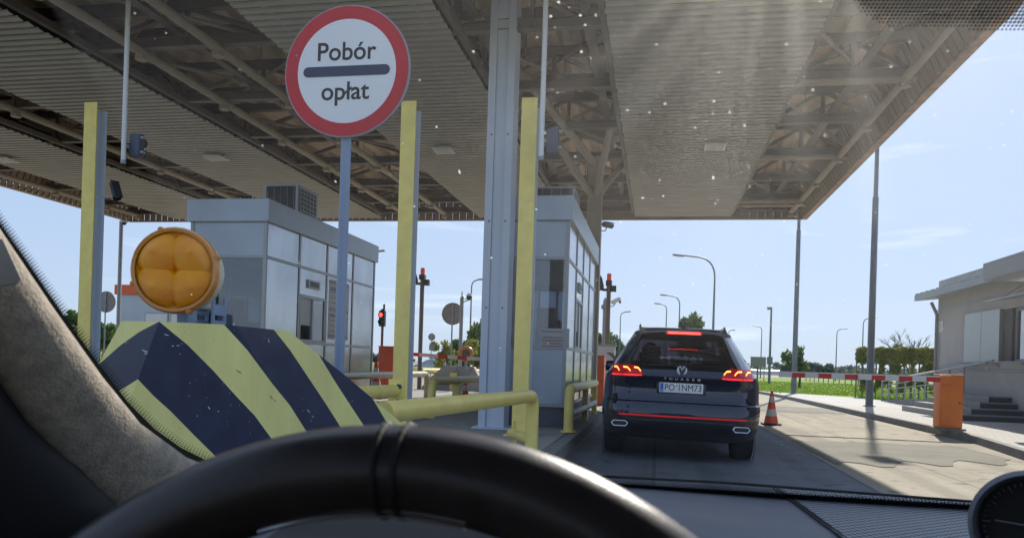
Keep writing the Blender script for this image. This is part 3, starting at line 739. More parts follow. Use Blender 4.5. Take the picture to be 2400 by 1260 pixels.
# far rails
q = atZ(997, 868, .84); q2 = atZ(1120, 869, .84)
def exF(t):
    for px in (1063, ):
        z = atZ(px, 870, .84); b = MB(); b.box(z.x - .12, z.x + .12, z.y - .05, z.y + .05, .17, .8); b.build('leg_plate', 'yellow', t)
rail([bent((q2.x, q2.y, .84), (q.x - .2, q.y, .84), .0, .25)], 'far yellow rail standing before the pale rear nose', extra=exF)
q = atZ(868, 858, 0.9); q3 = atZ(1000, 864, .9)
rail([[(q.x, q.y + 5, .8), (q3.x + 3, q3.y + 5, .8)]], 'long low yellow rail far across the concrete', r=.1)

# ================================================================ STRIPED NOSE with amber lamp
RT = atD(373, 753, 3.12)                       # ridge top
RP = RT + Vector((.16, .72, 0)) * 1.0
nR = (RP - RT).cross(Vector((0, 0, 1))).normalized()        # right wing plane normal
fd = Vector((-.92, .39, 0)); nF = fd.cross(Vector((0, 0, 1))).normalized()
if nR.dot(-RT) < 0: nR = -nR
if nF.dot(-RT) < 0: nF = -nF
def onp(px, py, n, off=0):
    a = ray(px, py); P0 = RT + n * off; s_ = (P0 - O).dot(n) / a.dot(n); return O + a * s_
nose = thing('island_nose', 'large yellow and navy chevron-striped steel nose at the island head', 'barrier nose', (RT.x, RT.y + .8, .17))
bnd = [  # stripe boundaries on the right wing, top to bottom
 [(323, 888), (360, 927), (400, 963), (453, 1017), (512, 1075), (700, 1300)],
 [(373, 753), (440, 808), (500, 868), (553, 927), (597, 973), (640, 1032), (800, 1290)],
 [(525, 760), (580, 820), (637, 897), (680, 950), (720, 1013), (860, 1260)],
 [(642, 772), (680, 820), (720, 880), (760, 940), (797, 998), (920, 1230)],
 [(747, 830), (783, 890), (820, 947), (853, 997), (955, 1190)],
 [(873, 933), (907, 990), (985, 1150)]]
b = MB()
top01 = [(373, 753), (525, 760)]; 
def strip(low, topl, up, m):      # region between two boundary lines joined along the top edge
    pts = low + up[::-1] + topl[::-1]
    out = []
    for q_ in pts:
        if not out or (abs(q_[0] - out[-1][0]) + abs(q_[1] - out[-1][1]) > 1): out.append(q_)
    b.poly([onp(x, y, nR, .012) for x, y in out], m)
strip(bnd[0], [(373, 753)], bnd[1][0:], 1)
strip(bnd[1], [(525, 760)], bnd[2], 0)
strip(bnd[2], [(642, 772)], bnd[3], 1)
strip(bnd[3], [(676, 775), (747, 830)], bnd[4], 0)
strip(bnd[4], [(810, 880), (873, 933)], bnd[5], 1)
strip(bnd[5], [(873, 933), (933, 983), (985, 1050), (1030, 1130)], [(1030, 1130), (1000, 1165)], 0)
b.poly([onp(x, y, nR, .012) for x, y in [(323, 888), (360, 927), (400, 963), (453, 1017), (512, 1075), (700, 1300), (150, 1340), (240, 1110)]], 0)
# front wing
b.poly([onp(x, y, nF, .012) for x, y in [(373, 753), (285, 752), (228, 857), (250, 837), (283, 808), (327, 777)]], 0)
b.poly([onp(x, y, nF, .012) for x, y in [(373, 753), (327, 777), (283, 808), (250, 837), (228, 857), (190, 925), (160, 985), (280, 915), (323, 888)]], 1)
b.poly([onp(x, y, nF, .012) for x, y in [(323, 888), (280, 915), (160, 985), (60, 1170), (-30, 1330), (150, 1340), (240, 1110)]], 0)
pf = b.build('striped_face', ['yellow_pale', 'navy'], nose, recalc=False)
for p_ in pf.data.polygons:
    pass
# steel body behind the faces
b = MB()
tr = [(373, 753), (525, 760), (642, 772), (676, 775), (747, 830), (810, 880), (873, 933), (933, 983), (985, 1050), (1030, 1130), (1000, 1165), (955, 1190), (920, 1230), (860, 1260), (800, 1290), (700, 1300), (150, 1340), (240, 1110), (323, 888)]
b.prism([onp(x, y, nR, -.004) for x, y in tr], Vector((-.045, .09, 0)), 0)
tf = [(373, 753), (285, 752), (228, 857), (160, 985), (60, 1170), (-30, 1330), (150, 1340), (240, 1110), (323, 888)]
b.prism([onp(x, y, nF, -.004) for x, y in tf], Vector((-.045, .09, 0)), 0)
b.build('steel_body', 'galv', nose)
b = MB(); b.box(-2.9, -2.0, 3.75, 3.95, .17, 1.0); b.build('rear_bracing', 'galv', nose)
# scuffs on the navy stripes
random.seed(11); b = MB()
for (x, y, L, ang) in ((340, 822, 11, 25), (390, 784, 7, 15), (344, 829, 9, 28), (490, 955, 5, 60), (723, 962, 6, 55), (630, 798, 5, 80), (405, 810, 3, 20), (418, 809, 3, 10), (512, 963, 2, 0), (733, 975, 3, 40)):
    a = R(ang); ux, uy = math.cos(a), math.sin(a)
    nrm = nR if x > 373 - (y - 753) * .37 else nF
    b.poly([onp(x + ux * L * s1 - uy * s2, y + uy * L * s1 + ux * s2, nrm, .014) for s1, s2 in ((-1, 0), (-.3, 1.2), (1, .4), (.5, -1.0))])
rnd = random.Random(4)
for i in range(90):
    x, y = rnd.uniform(385, 880), rnd.uniform(770, 1010)
    if y < 760 + max(0, x - 660) * .95: continue
    L, a = rnd.uniform(.6, 2.2), rnd.uniform(0, 3.14); ux, uy = math.cos(a), math.sin(a)
    b.poly([onp(x + ux * L * s1 - uy * s2, y + uy * L * s1 + ux * s2, nR, .014) for s1, s2 in ((-1, 0), (-.3, .6), (1, .2), (.5, -.6))], 1 if rnd.random() < .5 else 0)
for (x, y, L, a) in ((636, 930, 7, 60), (645, 938, 4, 30), (480, 900, 14, 62), (560, 870, 9, 30), (700, 930, 10, 70), (590, 1000, 12, 50)):
    a = R(a); ux, uy = math.cos(a), math.sin(a)
    b.poly([onp(x + ux * L * s1 - uy * s2, y + uy * L * s1 + ux * s2, nR, .0145) for s1, s2 in ((-1, 0), (-.3, .9), (1, .3), (.5, -.9))], 1)
b.build('scuff', ['white_foil', 'grime'], nose, recalc=False)['kind'] = 'stuff'

# amber lamp
def ambermat(name='amber_lens', base=(1.0, .40, .006)):
    m = bpy.data.materials.new(name); m.use_nodes = True; t = m.node_tree; n = t.nodes; l = t.links; p = n['Principled BSDF']
    p.inputs['Base Color'].default_value = (*base, 1); p.inputs['Roughness'].default_value = .12; p.inputs['Coat Weight'].default_value = .25
    p.inputs['Subsurface Weight'].default_value = .15; p.inputs['Subsurface Radius'].default_value = (.05, .02, .004); p.inputs['Subsurface Scale'].default_value = .6
    g = n.new('ShaderNodeTexCoord'); v = n.new('ShaderNodeTexNoise'); v.inputs['Scale'].default_value = 11; v.inputs['Detail'].default_value = 5
    l.new(g.outputs['Object'], v.inputs['Vector']); r = n.new('ShaderNodeValToRGB')
    r.color_ramp.elements[0].color = (.86, .27, .004, 1); r.color_ramp.elements[0].position = .32; r.color_ramp.elements[1].color = (*base, 1); r.color_ramp.elements[1].position = .62
    l.new(v.outputs['Fac'], r.inputs[0]); l.new(r.outputs[0], p.inputs['Base Color'])
    wv = n.new('ShaderNodeTexWave'); wv.inputs['Scale'].default_value = 75; wv.bands_direction = 'Z'; l.new(g.outputs['Object'], wv.inputs['Vector'])
    bp = n.new('ShaderNodeBump'); bp.inputs['Strength'].default_value = .45; bp.inputs['Distance'].default_value = .004; l.new(wv.outputs['Fac'], bp.inputs['Height']); l.new(bp.outputs[0], p.inputs['Normal'])
    return m
M['amber'] = ambermat(); M['amber_rim'] = mat('amber_rim', (.62, .24, .03), .3, var=.15, coat=.4)
M['lamp_case'] = mat('cream_housing', (.62, .58, .42), .45, var=.1)
LC = atD(412, 634, 3.25); vdir = (O - LC).normalized()
ax = (Matrix.Rotation(R(-21), 3, 'Z') @ Vector((vdir.x, vdir.y, 0))).normalized()
RL = .180
def amber_lamp(c, ax, RL, label, parent_mats=('amber', 'amber_rim', 'lamp_case'), fine=True):
    t = thing('warning_lamp', label, 'warning lamp', c - Vector((0, 0, RL + .05)), group='round amber warning lamps on island noses')
    n = 32
    b = MB(); b.lathe([(RL * .94, 0), (RL, 0), (RL, -.03), (RL * .96, -.05), (RL * .93, -.11), (RL * .8, -.14), (0, -.15)], c, ax, n); b.build('housing', parent_mats[2], t, smooth=40)
    b = MB(); b.lathe([(RL * .90, .022), (RL * .97, .026), (RL * 1.015, .015), (RL * 1.015, -.012), (RL * .97, -.02)], c, ax, n); b.build('bezel', parent_mats[1], t, smooth=50)
    # four domed lens lobes
    side = Vector((0, 0, 1)).cross(ax).normalized(); up = ax.cross(side).normalized()
    b = MB(); g = 21
    for sx in (-1, 1):
        for sy in (-1, 1):
            V = {}
            for i in range(g):
                for j in range(g):
                    u, v = i / (g - 1), j / (g - 1)
                    # map unit square to quarter disc
                    X, Y = u, v
                    k_ = max(X, Y); hyp = math.hypot(X, Y)
                    if hyp > 0: X, Y = X * k_ / hyp, Y * k_ / hyp
                    rr = math.hypot(X, Y); a1 = math.atan2(Y, X) if rr > 0 else .785
                    cx_, cy_ = .45, .45; dd = math.hypot(X - cx_, Y - cy_)
                    hgt = (.052 * max(0, 1 - (dd / .60) ** 2) ** .5 + .006 * math.exp(-(dd / .07) ** 2)) * max(0, 1 - rr ** 9)
                    V[i, j] = b.b.verts.new(c + side * sx * X * RL * .92 + up * sy * Y * RL * .92 + ax * (hgt + .004))
            for i in range(g - 1):
                for j in range(g - 1): b._f([V[i, j], V[i + 1, j], V[i + 1, j + 1], V[i, j + 1]], 0)
    b.build('lens', parent_mats[0], t, smooth=60)
    b = MB()
    for a_ in (20, 110, 200, 290):
        q_ = c + (side * math.cos(R(a_)) + up * math.sin(R(a_))) * RL * 1.0; b.lathe([(.012, -.02), (.012, .02), (0, .024)], q_, ax, 8)
    b.build('clip', parent_mats[1], t)
    return t, side, up
t, side, up = amber_lamp(LC, ax, RL, 'big round amber four-lobe warning lamp above the striped nose')
bk = LC - ax * .13
b = MB(); b.box(bk.x - .03, bk.x + .02, bk.y - .02, bk.y + .05, RT.z - .3, bk.z - RL * .6); b.build('stem', 'pole_blue', t)
# perforated blue bracket + control box behind lamp
q = atD(482, 735, 3.6)
t = thing('lamp_bracket', 'blue perforated steel bracket holding the amber lamp on the nose', 'bracket', (q.x, q.y, 1.1))
b = MB()
for dx in (-.035, .055):
    for zz in range(4):
        b.box(q.x + dx, q.x + dx + .012, q.y - .03, q.y + .05, 1.12 + zz * .075, 1.17 + zz * .075)
    b.box(q.x + dx, q.x + dx + .012, q.y - .045, q.y - .031, 1.0, 1.43); b.box(q.x + dx, q.x + dx + .012, q.y + .051, q.y + .065, 1.0, 1.43)
b.build('perforated_strip', 'pole_blue', t)
b = MB(); b.box(q.x - .1, q.x + .02, q.y + .07, q.y + .2, 1.0, 1.36); b.build('plate', 'dark_blue', t)
b = MB(); b.box(q.x - .08, q.x + .0, q.y - .06, q.y + .06, 1.37, 1.46, bev=.01); b.build('junction_box', 'lamp_case', t)

# ================================================================ ROUND SIGN  "Pobór opłat"
SP = atD(813, 168, 4.66); RS = .402
t = thing('toll_sign', 'round red-rimmed white sign reading Pobór opłat on a blue-grey pole', 'road sign', (SP.x, SP.y + .06, .17))
tilt = R(0.0)
b = MB(); b.lathe([(0, -.012), (RS, -.012), (RS, .006), (RS - .006, .008), (0, .008)], SP, (0, -1, 0), 72); b.build('sign_plate', 'galv', t, smooth=40)
b = MB(); b.lathe([(RS - .008, .0085), (RS - .008, .0095), (RS * .785, .0095)], SP, (0, -1, 0), 72); b.build('red_ring', 'red_foil', t, recalc=True)
b = MB(); b.lathe([(RS * .785, .0090), (0, .0090)], SP, (0, -1, 0), 72); b.build('white_field', 'white_foil', t)
b = MB(); hb, wb = .031, .278
pts = []
for i in range(9):
    a = math.pi / 2 - math.pi * i / 8; pts.append((SP.x + wb - hb + hb * math.cos(a), SP.y - .0105, SP.z + hb * math.sin(a)))
for i in range(9):
    a = -math.pi / 2 - math.pi * i / 8; pts.append((SP.x - wb + hb + hb * math.cos(a), SP.y - .0105, SP.z + hb * math.sin(a)))
b.prism(pts, (0, -.001, 0)); b.build('dark_bar', mat('sign_navy', (.02, .035, .09), .4, var=.1), t)
M['sign_black'] = mat('sign_black', (.012, .014, .018), .5, var=0)
text('lettering', 'Pobór', .155, (SP.x - .005, SP.y - .010, SP.z + .115), (1, 0, 0), (0, 0, 1), 'sign_black', t, ext=.0008, sx=.98, bold=.0018)
text('lettering', 'opłat', .155, (SP.x - .005, SP.y - .010, SP.z - .125), (1, 0, 0), (0, 0, 1), 'sign_black', t, ext=.0008, sx=.98, bold=.0018)
b = MB(); b.tube([(SP.x - .01, SP.y + .045, .17), (SP.x - .01, SP.y + .045, SP.z + .25)], .031, 18); b.build('pole', 'pole_blue', t, smooth=40)
b = MB()
for dz in (-.18, .18): b.box(SP.x - .2, SP.x + .2, SP.y + .0125, SP.y + .03, SP.z + dz - .02, SP.z + dz + .02)
b.build('clamp', 'galv', t)

# ================================================================ TRAFFIC LIGHT, POSTS, CABINETS (middle distance)
q = atY(897, 745, 20.0)
t = thing('traffic_light', 'small black traffic light showing red on a brown post', 'traffic light', (q.x, 20, .17))
b = MB(); b.box(q.x - .08, q.x + .08, 19.9, 20.05, q.z - .23, q.z + .2, bev=.02); b.lathe([(.0, .26), (.05, .22), (.085, .16)], (q.x, 19.97, q.z), (0, 0, 1), 12); h = b.build('housing', 'black', t)
b = MB(); b.lathe([(0, .01), (.055, .006), (.06, 0)], (q.x, 19.9, q.z + .08), (0, -1, 0), 20); b.build('red_lens', 'led_red', h)
b = MB(); b.lathe([(0, .01), (.055, .006), (.06, 0)], (q.x, 19.9, q.z - .11), (0, -1, 0), 20); b.build('dark_lens', 'black', h)
b = MB()
for dz in (.08, -.11): b.lathe([(.064, 0), (.068, .1), (.06, .1), (.06, 0)], (q.x, 19.9, q.z + dz), (0, -1, 0), 16)
b.build('visor', 'black', h)
b = MB(); b.tube([(q.x, 20, .17), (q.x, 20, q.z - .22)], .035, 10); b.tube([(q.x + .03, 20, q.z + .2), (q.x + .03, 20, q.z + .38)], .03, 8); b.build('post', 'brown_post', t, smooth=40)
def cabinet(x, y, z0, z1, wd, lab, m='orange', arm=None, dp=.38):
    t = thing('barrier_machine', lab, 'barrier', (x, y, z0), group='orange boom barrier cabinets')
    b = MB(); b.box(x - wd / 2, x + wd / 2, y - dp / 2, y + dp / 2, z0 + .04, z1, bev=.025); cb = b.build('cabinet', m, t, smooth=35)
    b = MB(); b.box(x - wd / 2 + .03, x + wd / 2 - .03, y - dp / 2 - .006, y - dp / 2 - .001, z0 + .1, z1 - .25); b.build('door', m, cb)
    b = MB(); b.lathe([(.018, 0), (.018, .01), (0, .012)], (x + wd / 2 - .07, y - dp / 2 - .006, (z0 + z1) / 2), (0, -1, 0), 10); b.build('lock', 'black', cb)
    b = MB(); b.box(x - wd / 2 - .01, x + wd / 2 + .01, y - dp / 2 - .01, y + dp / 2 + .01, z1 - .002, z1 + .02, bev=.008); b.build('lid', m, cb)
    b = MB(); b.box(x - wd / 2 - .05, x + wd / 2 + .05, y - dp / 2 - .05, y + dp / 2 + .05, z0 - .02, z0 + .038); b.build('base_plate', 'kerb', t)
    b = MB()
    if arm:
        (ax_, n_, zz, hh, first) = arm; dx = ax_ - x; L = abs(dx); s_ = 1 if dx > 0 else -1
        x0 = x + s_ * (wd / 2 + .03); L = abs(ax_ - x0)
        hub = MB(); hub.box(min(x0, x0 - s_ * .2), max(x0, x0 - s_ * .2), y - dp / 2 - .09, y - dp / 2 - .01, zz - .09, zz + .09, bev=.01); hub.build('hub', m, t)
        for i in range(n_):
            a, c = x0 + s_ * L * i / n_, x0 + s_ * L * (i + 1) / n_
            b.box(min(a, c), max(a, c), y - dp / 2 - .07, y - dp / 2 - .03, zz - hh / 2, zz + hh / 2, (i + first) % 2)
        ar = b.build('boom_arm', ['white', 'red'], t)
        b = MB(); b.box(min(x0, ax_), max(x0, ax_), y - dp / 2 - .075, y - dp / 2 - .025, zz + hh / 2, zz + hh / 2 + .022); b.build('top_edge', 'white', ar)
    else: b.b.free()
    return t
cq = atZ(2220, 1006, .12)
tipx = atY(1826, 875, cq.y - .25)
cabinet(cq.x, cq.y, .12, atY(2220, 879, cq.y).z, .43, 'orange barrier cabinet on the kerb with its striped boom lowered', arm=(tipx.x, 12, 1.12, .10, 1))
q = atY(903, 812, 19.6); cabinet(q.x, 19.9, .17, q.z, .42, 'faded orange barrier cabinet in front of the traffic light post', m='orange_red', dp=.5)
q = atY(1402, 834, 19.8); cabinet(q.x, 19.8, .17, q.z, .36, 'narrow orange cabinet between the booth and the blue SUV', m='orange_red', dp=.5)
q = atY(1418, 810, 23.5)
t = thing('control_cabinet', 'pale grey control box behind the booth beside the blue SUV', 'cabinet', (q.x, 23.7, .17))
b = MB(); b.box(q.x - .25, q.x + .3, 23.5, 23.9, .17, q.z, bev=.02); b.build('body', 'white', t)
b = MB(); b.box(q.x - .29, q.x + .34, 23.45, 23.95, q.z, q.z + .04, bev=.01); b.build('lid', 'concrete', t)

def beacon_post(px, ptop, y, lab, cabx=-1):
    q = atY(px, ptop, y); x, zt = q.x, q.z
    t = thing('beacon_post', lab, 'post', (x, y, .17), group='brown posts with a red beacon on top')
    b = MB(); b.tube([(x, y, .17), (x, y, zt - .3)], .075, 12); b.build('post', 'brown_post', t, smooth=40)
    b = MB(); b.lathe([(.075, 0), (.078, .2), (.06, .24), (0, .25)], (x, y, zt - .25), n=14); b.build('beacon', 'beacon', t, smooth=40)
    b = MB(); b.box(x - .1, x + .1, y - .1, y + .1, zt - .42, zt - .25); b.box(x + .05, x + .25, y - .08, y + .08, zt - .62, zt - .42); b.box(x - .22, x - .05, y - .05, y + .05, zt - .6, zt - .52); b.build('bracket', 'black', t)
    b = MB(); c0 = Vector((x - .30, y - .02, zt - .35)); b.lathe([(0, -.25), (.08, -.22), (.11, -.1), (.12, .15), (.1, .25), (0, .26)], c0, (-.25, -.3, .9), 14); b.build('floodlight', 'black', t, smooth=45)
    b = MB(); b.box(x - .15, x + .15, y - .15, y + .15, .17, .19); b.build('base_plate', 'brown_post', t)
    return t
beacon_post(991, 627, 25.8, 'brown post with red beacon near the small red traffic light')
beacon_post(1428, 640, 26.0, 'brown post with red beacon rising behind the blue car')
# camera posts
q = atY(1083, 690, 27.5)
t = thing('camera_post', 'grey camera post in front of the large round sign back', 'camera post', (q.x, 27.5, .1), group='camera posts with dome cameras')
b = MB(); b.tube([(q.x, 27.5, 0), (q.x, 27.5, q.z - .1)], .07, 12); b.tube([(q.x, 27.5, q.z - .1), (q.x, 27.5, q.z + .1)], .025, 6); b.build('post', 'galv', t, smooth=40)
b = MB(); b.tube(arc((q.x, 27.5, q.z), (q.x + .2, 27.4, q.z - .3), (q.x + .28, 27.4, q.z - .08)), .02, 6); b.tube([(q.x, 27.5, q.z - .3), (q.x + .28, 27.4, q.z - .2)], .02, 6); b.build('arm', 'galv', t)
b = MB(); b.lathe([(0, .12), (.07, .1), (.12, 0)], (q.x + .3, 27.4, q.z - .06), n=14); b.build('hood', 'white', t, smooth=45)
b = MB(); b.lathe([(.11, 0), (.1, -.08), (.06, -.14), (0, -.16)], (q.x + .3, 27.4, q.z - .06), n=14); b.build('lens_dome', 'black', t, smooth=45)
q = atY(1419, 705, 29)
t = thing('camera_post', 'grey camera post with white box camera behind a red beacon post', 'camera post', (q.x, 29, .1), group='camera posts with dome cameras')
b = MB(); b.tube([(q.x, 29, 0), (q.x, 29, q.z)], .085, 12); b.lathe([(.09, 0), (.04, .1), (0, .16)], (q.x, 29, q.z), n=8); b.box(q.x - .14, q.x + .14, 28.9, 29.1, q.z - .3, q.z - .15); b.build('post', 'galv', t, smooth=40)
b = MB(); b.tube([(q.x, 29, q.z - .2), (q.x + .3, 28.9, q.z - .2), (q.x + .38, 28.9, q.z - .08)], .02, 6); b.build('arm', 'galv', t)
b = MB(); b.obox((q.x + .4, 28.8, q.z), (.13, .42, .13), Matrix.Rotation(R(50), 3, 'Z') @ Matrix.Rotation(R(-18), 3, 'X'), bev=.02); b.build('camera_housing', 'white', t)
b = MB(); b.lathe([(0, .02), (.05, .015), (.055, 0)], (q.x + .56, 28.66, q.z - .06), (.7, -.6, -.2), 12); b.build('lens', 'black', t)
# sign backs
def signback(px, py, rpx, y, lab, square=None, arrowback=False):
    c = atY(px, py, y); r = rpx * (c - O).length / FPX
    t = thing('sign_back', lab, 'road sign', (c.x, y, .05), group='grey backs of round road signs')
    b = MB(); b.lathe([(0, -.01), (r, -.01), (r, .012), (r * .96, .012), (r * .96, .0), (0, .0)], c, (0, -1, 0), 32); b.build('plate', 'galv_dark', t)
    b = MB(); b.tube([(c.x, y - .04, 0), (c.x, y - .04, c.z + r * .9)], .03, 8); b.build('pole', 'galv', t)
    b = MB()
    for s_ in (-.4, .4): b.box(c.x - .12, c.x + .12, y - .03, y - .012, c.z + r * s_ - .02, c.z + r * s_ + .02)
    b.build('clamp', 'galv', t)
    if square:
        c2 = atY(square[0], square[1], y); h = square[2] * (c2 - O).length / FPX
        b = MB(); b.box(c2.x - h, c2.x + h, y - .01, y, c2.z - h, c2.z + h); b.build('lower_plate', 'galv_dark', t)
    return t
M['galv_dark'] = mat('weathered_sign_back', (0.25, 0.235, 0.22), 0.6, metal=.2, var=.12)
signback(1061, 735, 26, 28.5, 'large grey round sign back behind the camera post')
signback(1012, 789, 8.5, 52, 'small far round sign back above a square plate', square=(1012, 814, 6.5))
signback(249, 707, 22, 30.5, 'grey round sign back beside the distant orange-banded booth')
# far nose, seen from behind, with its amber ring
q = atY(1040, 856, 26.5); q1 = atY(1110, 859, 26.5)
t = thing('island_nose', 'pale rear side of another island nose far behind the thick column', 'barrier nose', (q.x, 26.5, .17))
pts = [atY(x, y, 26.4) for x, y in ((1040, 856), (1110, 859), (1133, 905), (1125, 935), (965, 935), (1000, 892))]
b = MB(); b.prism(pts, (0, .35, 0)); b.build('steel_body', 'plaster', t)
b = MB(); b.prism([atY(x, y, 26.38) for x, y in ((1075, 857), (1110, 859), (1060, 935), (1000, 935))], (0, -.02, 0)); b.build('brace_panel', 'galv', t)
c = atY(1092, 828, 26.2)
t = thing('warning_lamp', 'small far amber ring lamp on the pale island nose', 'warning lamp', c - Vector((0, 0, .3)), group='round amber warning lamps on island noses')
b = MB(); b.lathe([(.16, 0), (.26, .02), (.27, -.03), (.2, -.07), (.16, 0)], c, (0, -1, 0), 24); b.build('bezel', 'amber_rim', t, smooth=50)
b = MB(); b.lathe([(0, -.02), (.165, -.02)], c, (0, -1, 0), 24); b.lathe([(0, .05), (.06, .04), (.07, -.02)], c, (0, -1, 0), 12); b.build('housing', 'brown_post', t)
b = MB(); b.box(c.x - .04, c.x + .04, c.y, c.y + .06, c.z - .55, c.z - .2); b.build('stem', 'galv', t)
# far boom across the next lane
p0 = atY(960, 829, 21.0); p1 = atY(1140, 842, 21.0)
t = thing('boom_barrier', 'white and red boom across the next lane near the small amber lamp', 'barrier', (p0.x, 21, p0.z), group='striped boom barriers')
b = MB(); n_ = 8
for i in range(n_):
    a = p0.lerp(p1, i / n_ + .0); c = p0.lerp(p1, (i + (1.0)) / n_)
    b.hexa([a + Vector((0, 0, -.05)), c + Vector((0, 0, -.05)), c + Vector((0, .04, -.05)), a + Vector((0, .04, -.05)), a + Vector((0, 0, .05)), c + Vector((0, 0, .05)), c + Vector((0, .04, .05)), a + Vector((0, .04, .05))], 1 if i in (0, 3, 5) else 0)
b.build('boom_arm', ['white', 'red'], t)
b = MB(); b.box(p1.x, p1.x + .3, 20.9, 21.2, .17, p1.z + .1, bev=.02); b.build('pivot_box', 'orange_red', t)

# cones
def cone(x, y, z, h, lab):
    t = thing('traffic_cone', lab, 'traffic cone', (x, y, z), group='orange traffic cones')
    b = MB(); s_ = h / .74
    pr = [(.155, .02), (.125, .19), (.122, .19), (.095, .34), (.092, .34), (.07, .49), (.068, .49), (.048, .62), (.045, .62), (.03, .72), (.024, .74), (0, .74)]
    b.lathe([(r_ * s_, h_ * s_) for r_, h_ in pr], (x, y, z), n=24, m=[0, 0, 1, 1, 0, 0, 1, 1, 0, 0, 0]); b.build('cone_body', ['cone', 'cone_grey'], t, smooth=40)
    b = MB(); b.box(x - .2 * s_, x + .2 * s_, y - .2 * s_, y + .2 * s_, z, z + .03 * s_, bev=.008); b.build('base', 'rubber', t)
cq_ = atZ(1807, 994, .005); cone(cq_.x, cq_.y, .008, .74, 'orange and grey striped cone standing on the sunlit road by the blue SUV')
q = atZ(881, 893, .1); q = atY(881, 872, 18.6); cone(q.x, 18.6, .17, .95, 'orange cone partly hidden beside the faded orange cabinet')
q = atY(1091, 896, 17.5); cone(q.x, 17.5, .0, .76, 'orange cone behind the low yellow rail near the thick column')

# ================================================================ LAMPS
def lamp(px_pole, head_px, head_py, y, lab, m='lamp_pole', kind='street'):
    hp = atY(head_px, head_py, y); pp = atY(px_pole, head_py + 60, y); x = pp.x; z = hp.z
    t = thing('street_lamp', lab, 'street lamp', (x, y, 0), group='bent-arm street lamps along the motorway')
    s_ = 1 if hp.x > x else -1; L = abs(hp.x - x); rb = min(L * .55, 1.6)
    b = MB(); pts = [(x, y, 0), (x, y, z * .5), (x, y, z - rb - .25)] + arc((x, y, z - rb - .25), (x, y, z - .15), (x + s_ * rb, y, z - .1), 8)[1:] + [(hp.x - s_ * .4, y, z)]
    k = len(pts); b.tube(pts, [.11, .085] + [.06] * (k - 2), 8); b.build('pole', m, t, smooth=50)
    b = MB(); rr = Matrix.Rotation(R(-6 * s_), 3, 'Y'); b.obox((hp.x, y, z), (.85, .3, .12), rr, bev=.04); h = b.build('lamp_head', m, t)
    b = MB(); b.obox((hp.x + s_ * .05, y, z - .07), (.5, .22, .04), rr); b.build('lamp_glass', 'white', h)
lamp(1675, 1590, 598, 59, 'tallest bent street lamp above the blue car roof')
lamp(1592, 1556, 691, 88, 'bent street lamp second in height to the tallest over the blue SUV')
lamp(1561, 1541, 711, 101, 'third highest bent street lamp in the row over the blue SUV')
lamp(1634, 1620, 744, 122, 'small bent street lamp showing just above the car roof tree')
lamp(1453, 1472, 730, 113, 'bent street lamp between the beacon post and the car')
lamp(1706, 1718, 773, 145, 'tiny bent street lamp just clearing the shoulder of the SUV roof')
lamp(1784, 1772, 764, 138, 'bent street lamp above the grey billboard')
lamp(1960, 1980, 770, 132, 'bent street lamp between the two tall dark poles')
lamp(2022, 2048, 744, 112, 'bent street lamp partly hidden by the nearer tall dark mast')
lamp(1104, 1130, 654, 72, 'bent street lamp over the leafy tree beside the thick column')
lamp(845, 890, 588, 58, 'street lamp head poking out behind the booth by the sign pole')
def mast(px, pybase, lab, hgt, px2, py2, r0=.12, y=None):
    q = atZ(px, pybase, .12); x, y = q.x, q.y
    t = thing('light_mast', lab, 'lamp post', (x, y, .12), group='tall straight dark light masts')
    b = MB(); b.tube([(x, y, .1), (x, y, 1.2), (x, y, 1.25), (x, y, hgt * .62), (x, y, hgt * .622), (x, y, hgt)], [r0, r0, r0 * .96, r0 * .8, r0 * .6, r0 * .45], 14); b.build('pole', 'lamp_pole', t, smooth=40)
    b = MB(); b.lathe([(r0 * 1.7, 0), (r0 * 1.7, .02), (r0 * 1.1, .05)], (x, y, .12), n=14); b.build('base_plate', 'kerb', t)
    b = MB(); b.obox((x, y - .5, hgt + .05), (.4, 1.0, .13), Matrix.Rotation(R(8), 3, 'X'), bev=.04); b.build('lamp_head', 'lamp_pole', t)
mast(2037, 952, 'nearer tall dark light mast standing on the pavement, casting a long shadow', 11.5, 2058, 340)
mast(1860, 922, 'farther tall dark light mast at the grass edge', 13.5, 1871, 520, r0=.13)
q = atY(1808, 722, 75)
t = thing('light_mast', 'thin far mast with a small light head and drum beside the billboard', 'lamp post', (q.x, 75, 0), group='tall straight dark light masts')
b = MB(); b.tube([(q.x, 75, 0), (q.x, 75, q.z)], [.13, .08], 8); b.build('pole', 'lamp_pole', t, smooth=40)
b = MB(); b.obox((q.x - .15, 75, q.z), (.45, .3, .3), Matrix.Identity(3), bev=.05); b.build('lamp_head', 'galv', t)
b = MB(); b.tube([(q.x, 75, 2.0), (q.x, 75, 2.6)], .26, 10); b.build('junction_drum', 'lamp_pole', t)
# billboard
p0, p1 = atY(1760, 837, 95), atY(1793, 858, 95)
t = thing('billboard', 'grey blank back of a roadside billboard above the grass', 'billboard', ((p0.x + p1.x) / 2, 95, 0))
b = MB(); b.box(p0.x, p1.x, 95, 95.25, p1.z, p0.z); b.build('panel', 'galv_dark', t)
b = MB(); b.box(p0.x - .06, p1.x + .06, 94.97, 95.28, p0.z, p0.z + .1); b.box(p1.x + .001, p1.x + .1, 94.97, 95.28, p1.z, p0.z - .001); b.build('frame', 'galv', t)
b = MB(); b.tube([(p0.x + .85, 95.4, 0), (p0.x + .85, 95.4, p1.z + .5)], .1, 8); b.tube([(p0.x + 1.6, 95.4, 0), (p0.x + 1.6, 95.4, p1.z + .5)], .05, 8); b.build('post', 'lamp_pole', t)
b = MB()
for zz in (p1.z - .3, p1.z + .2, p1.z + .8): b.box(p1.x + .1, p1.x + .55, 95, 95.04, zz, zz + .05)
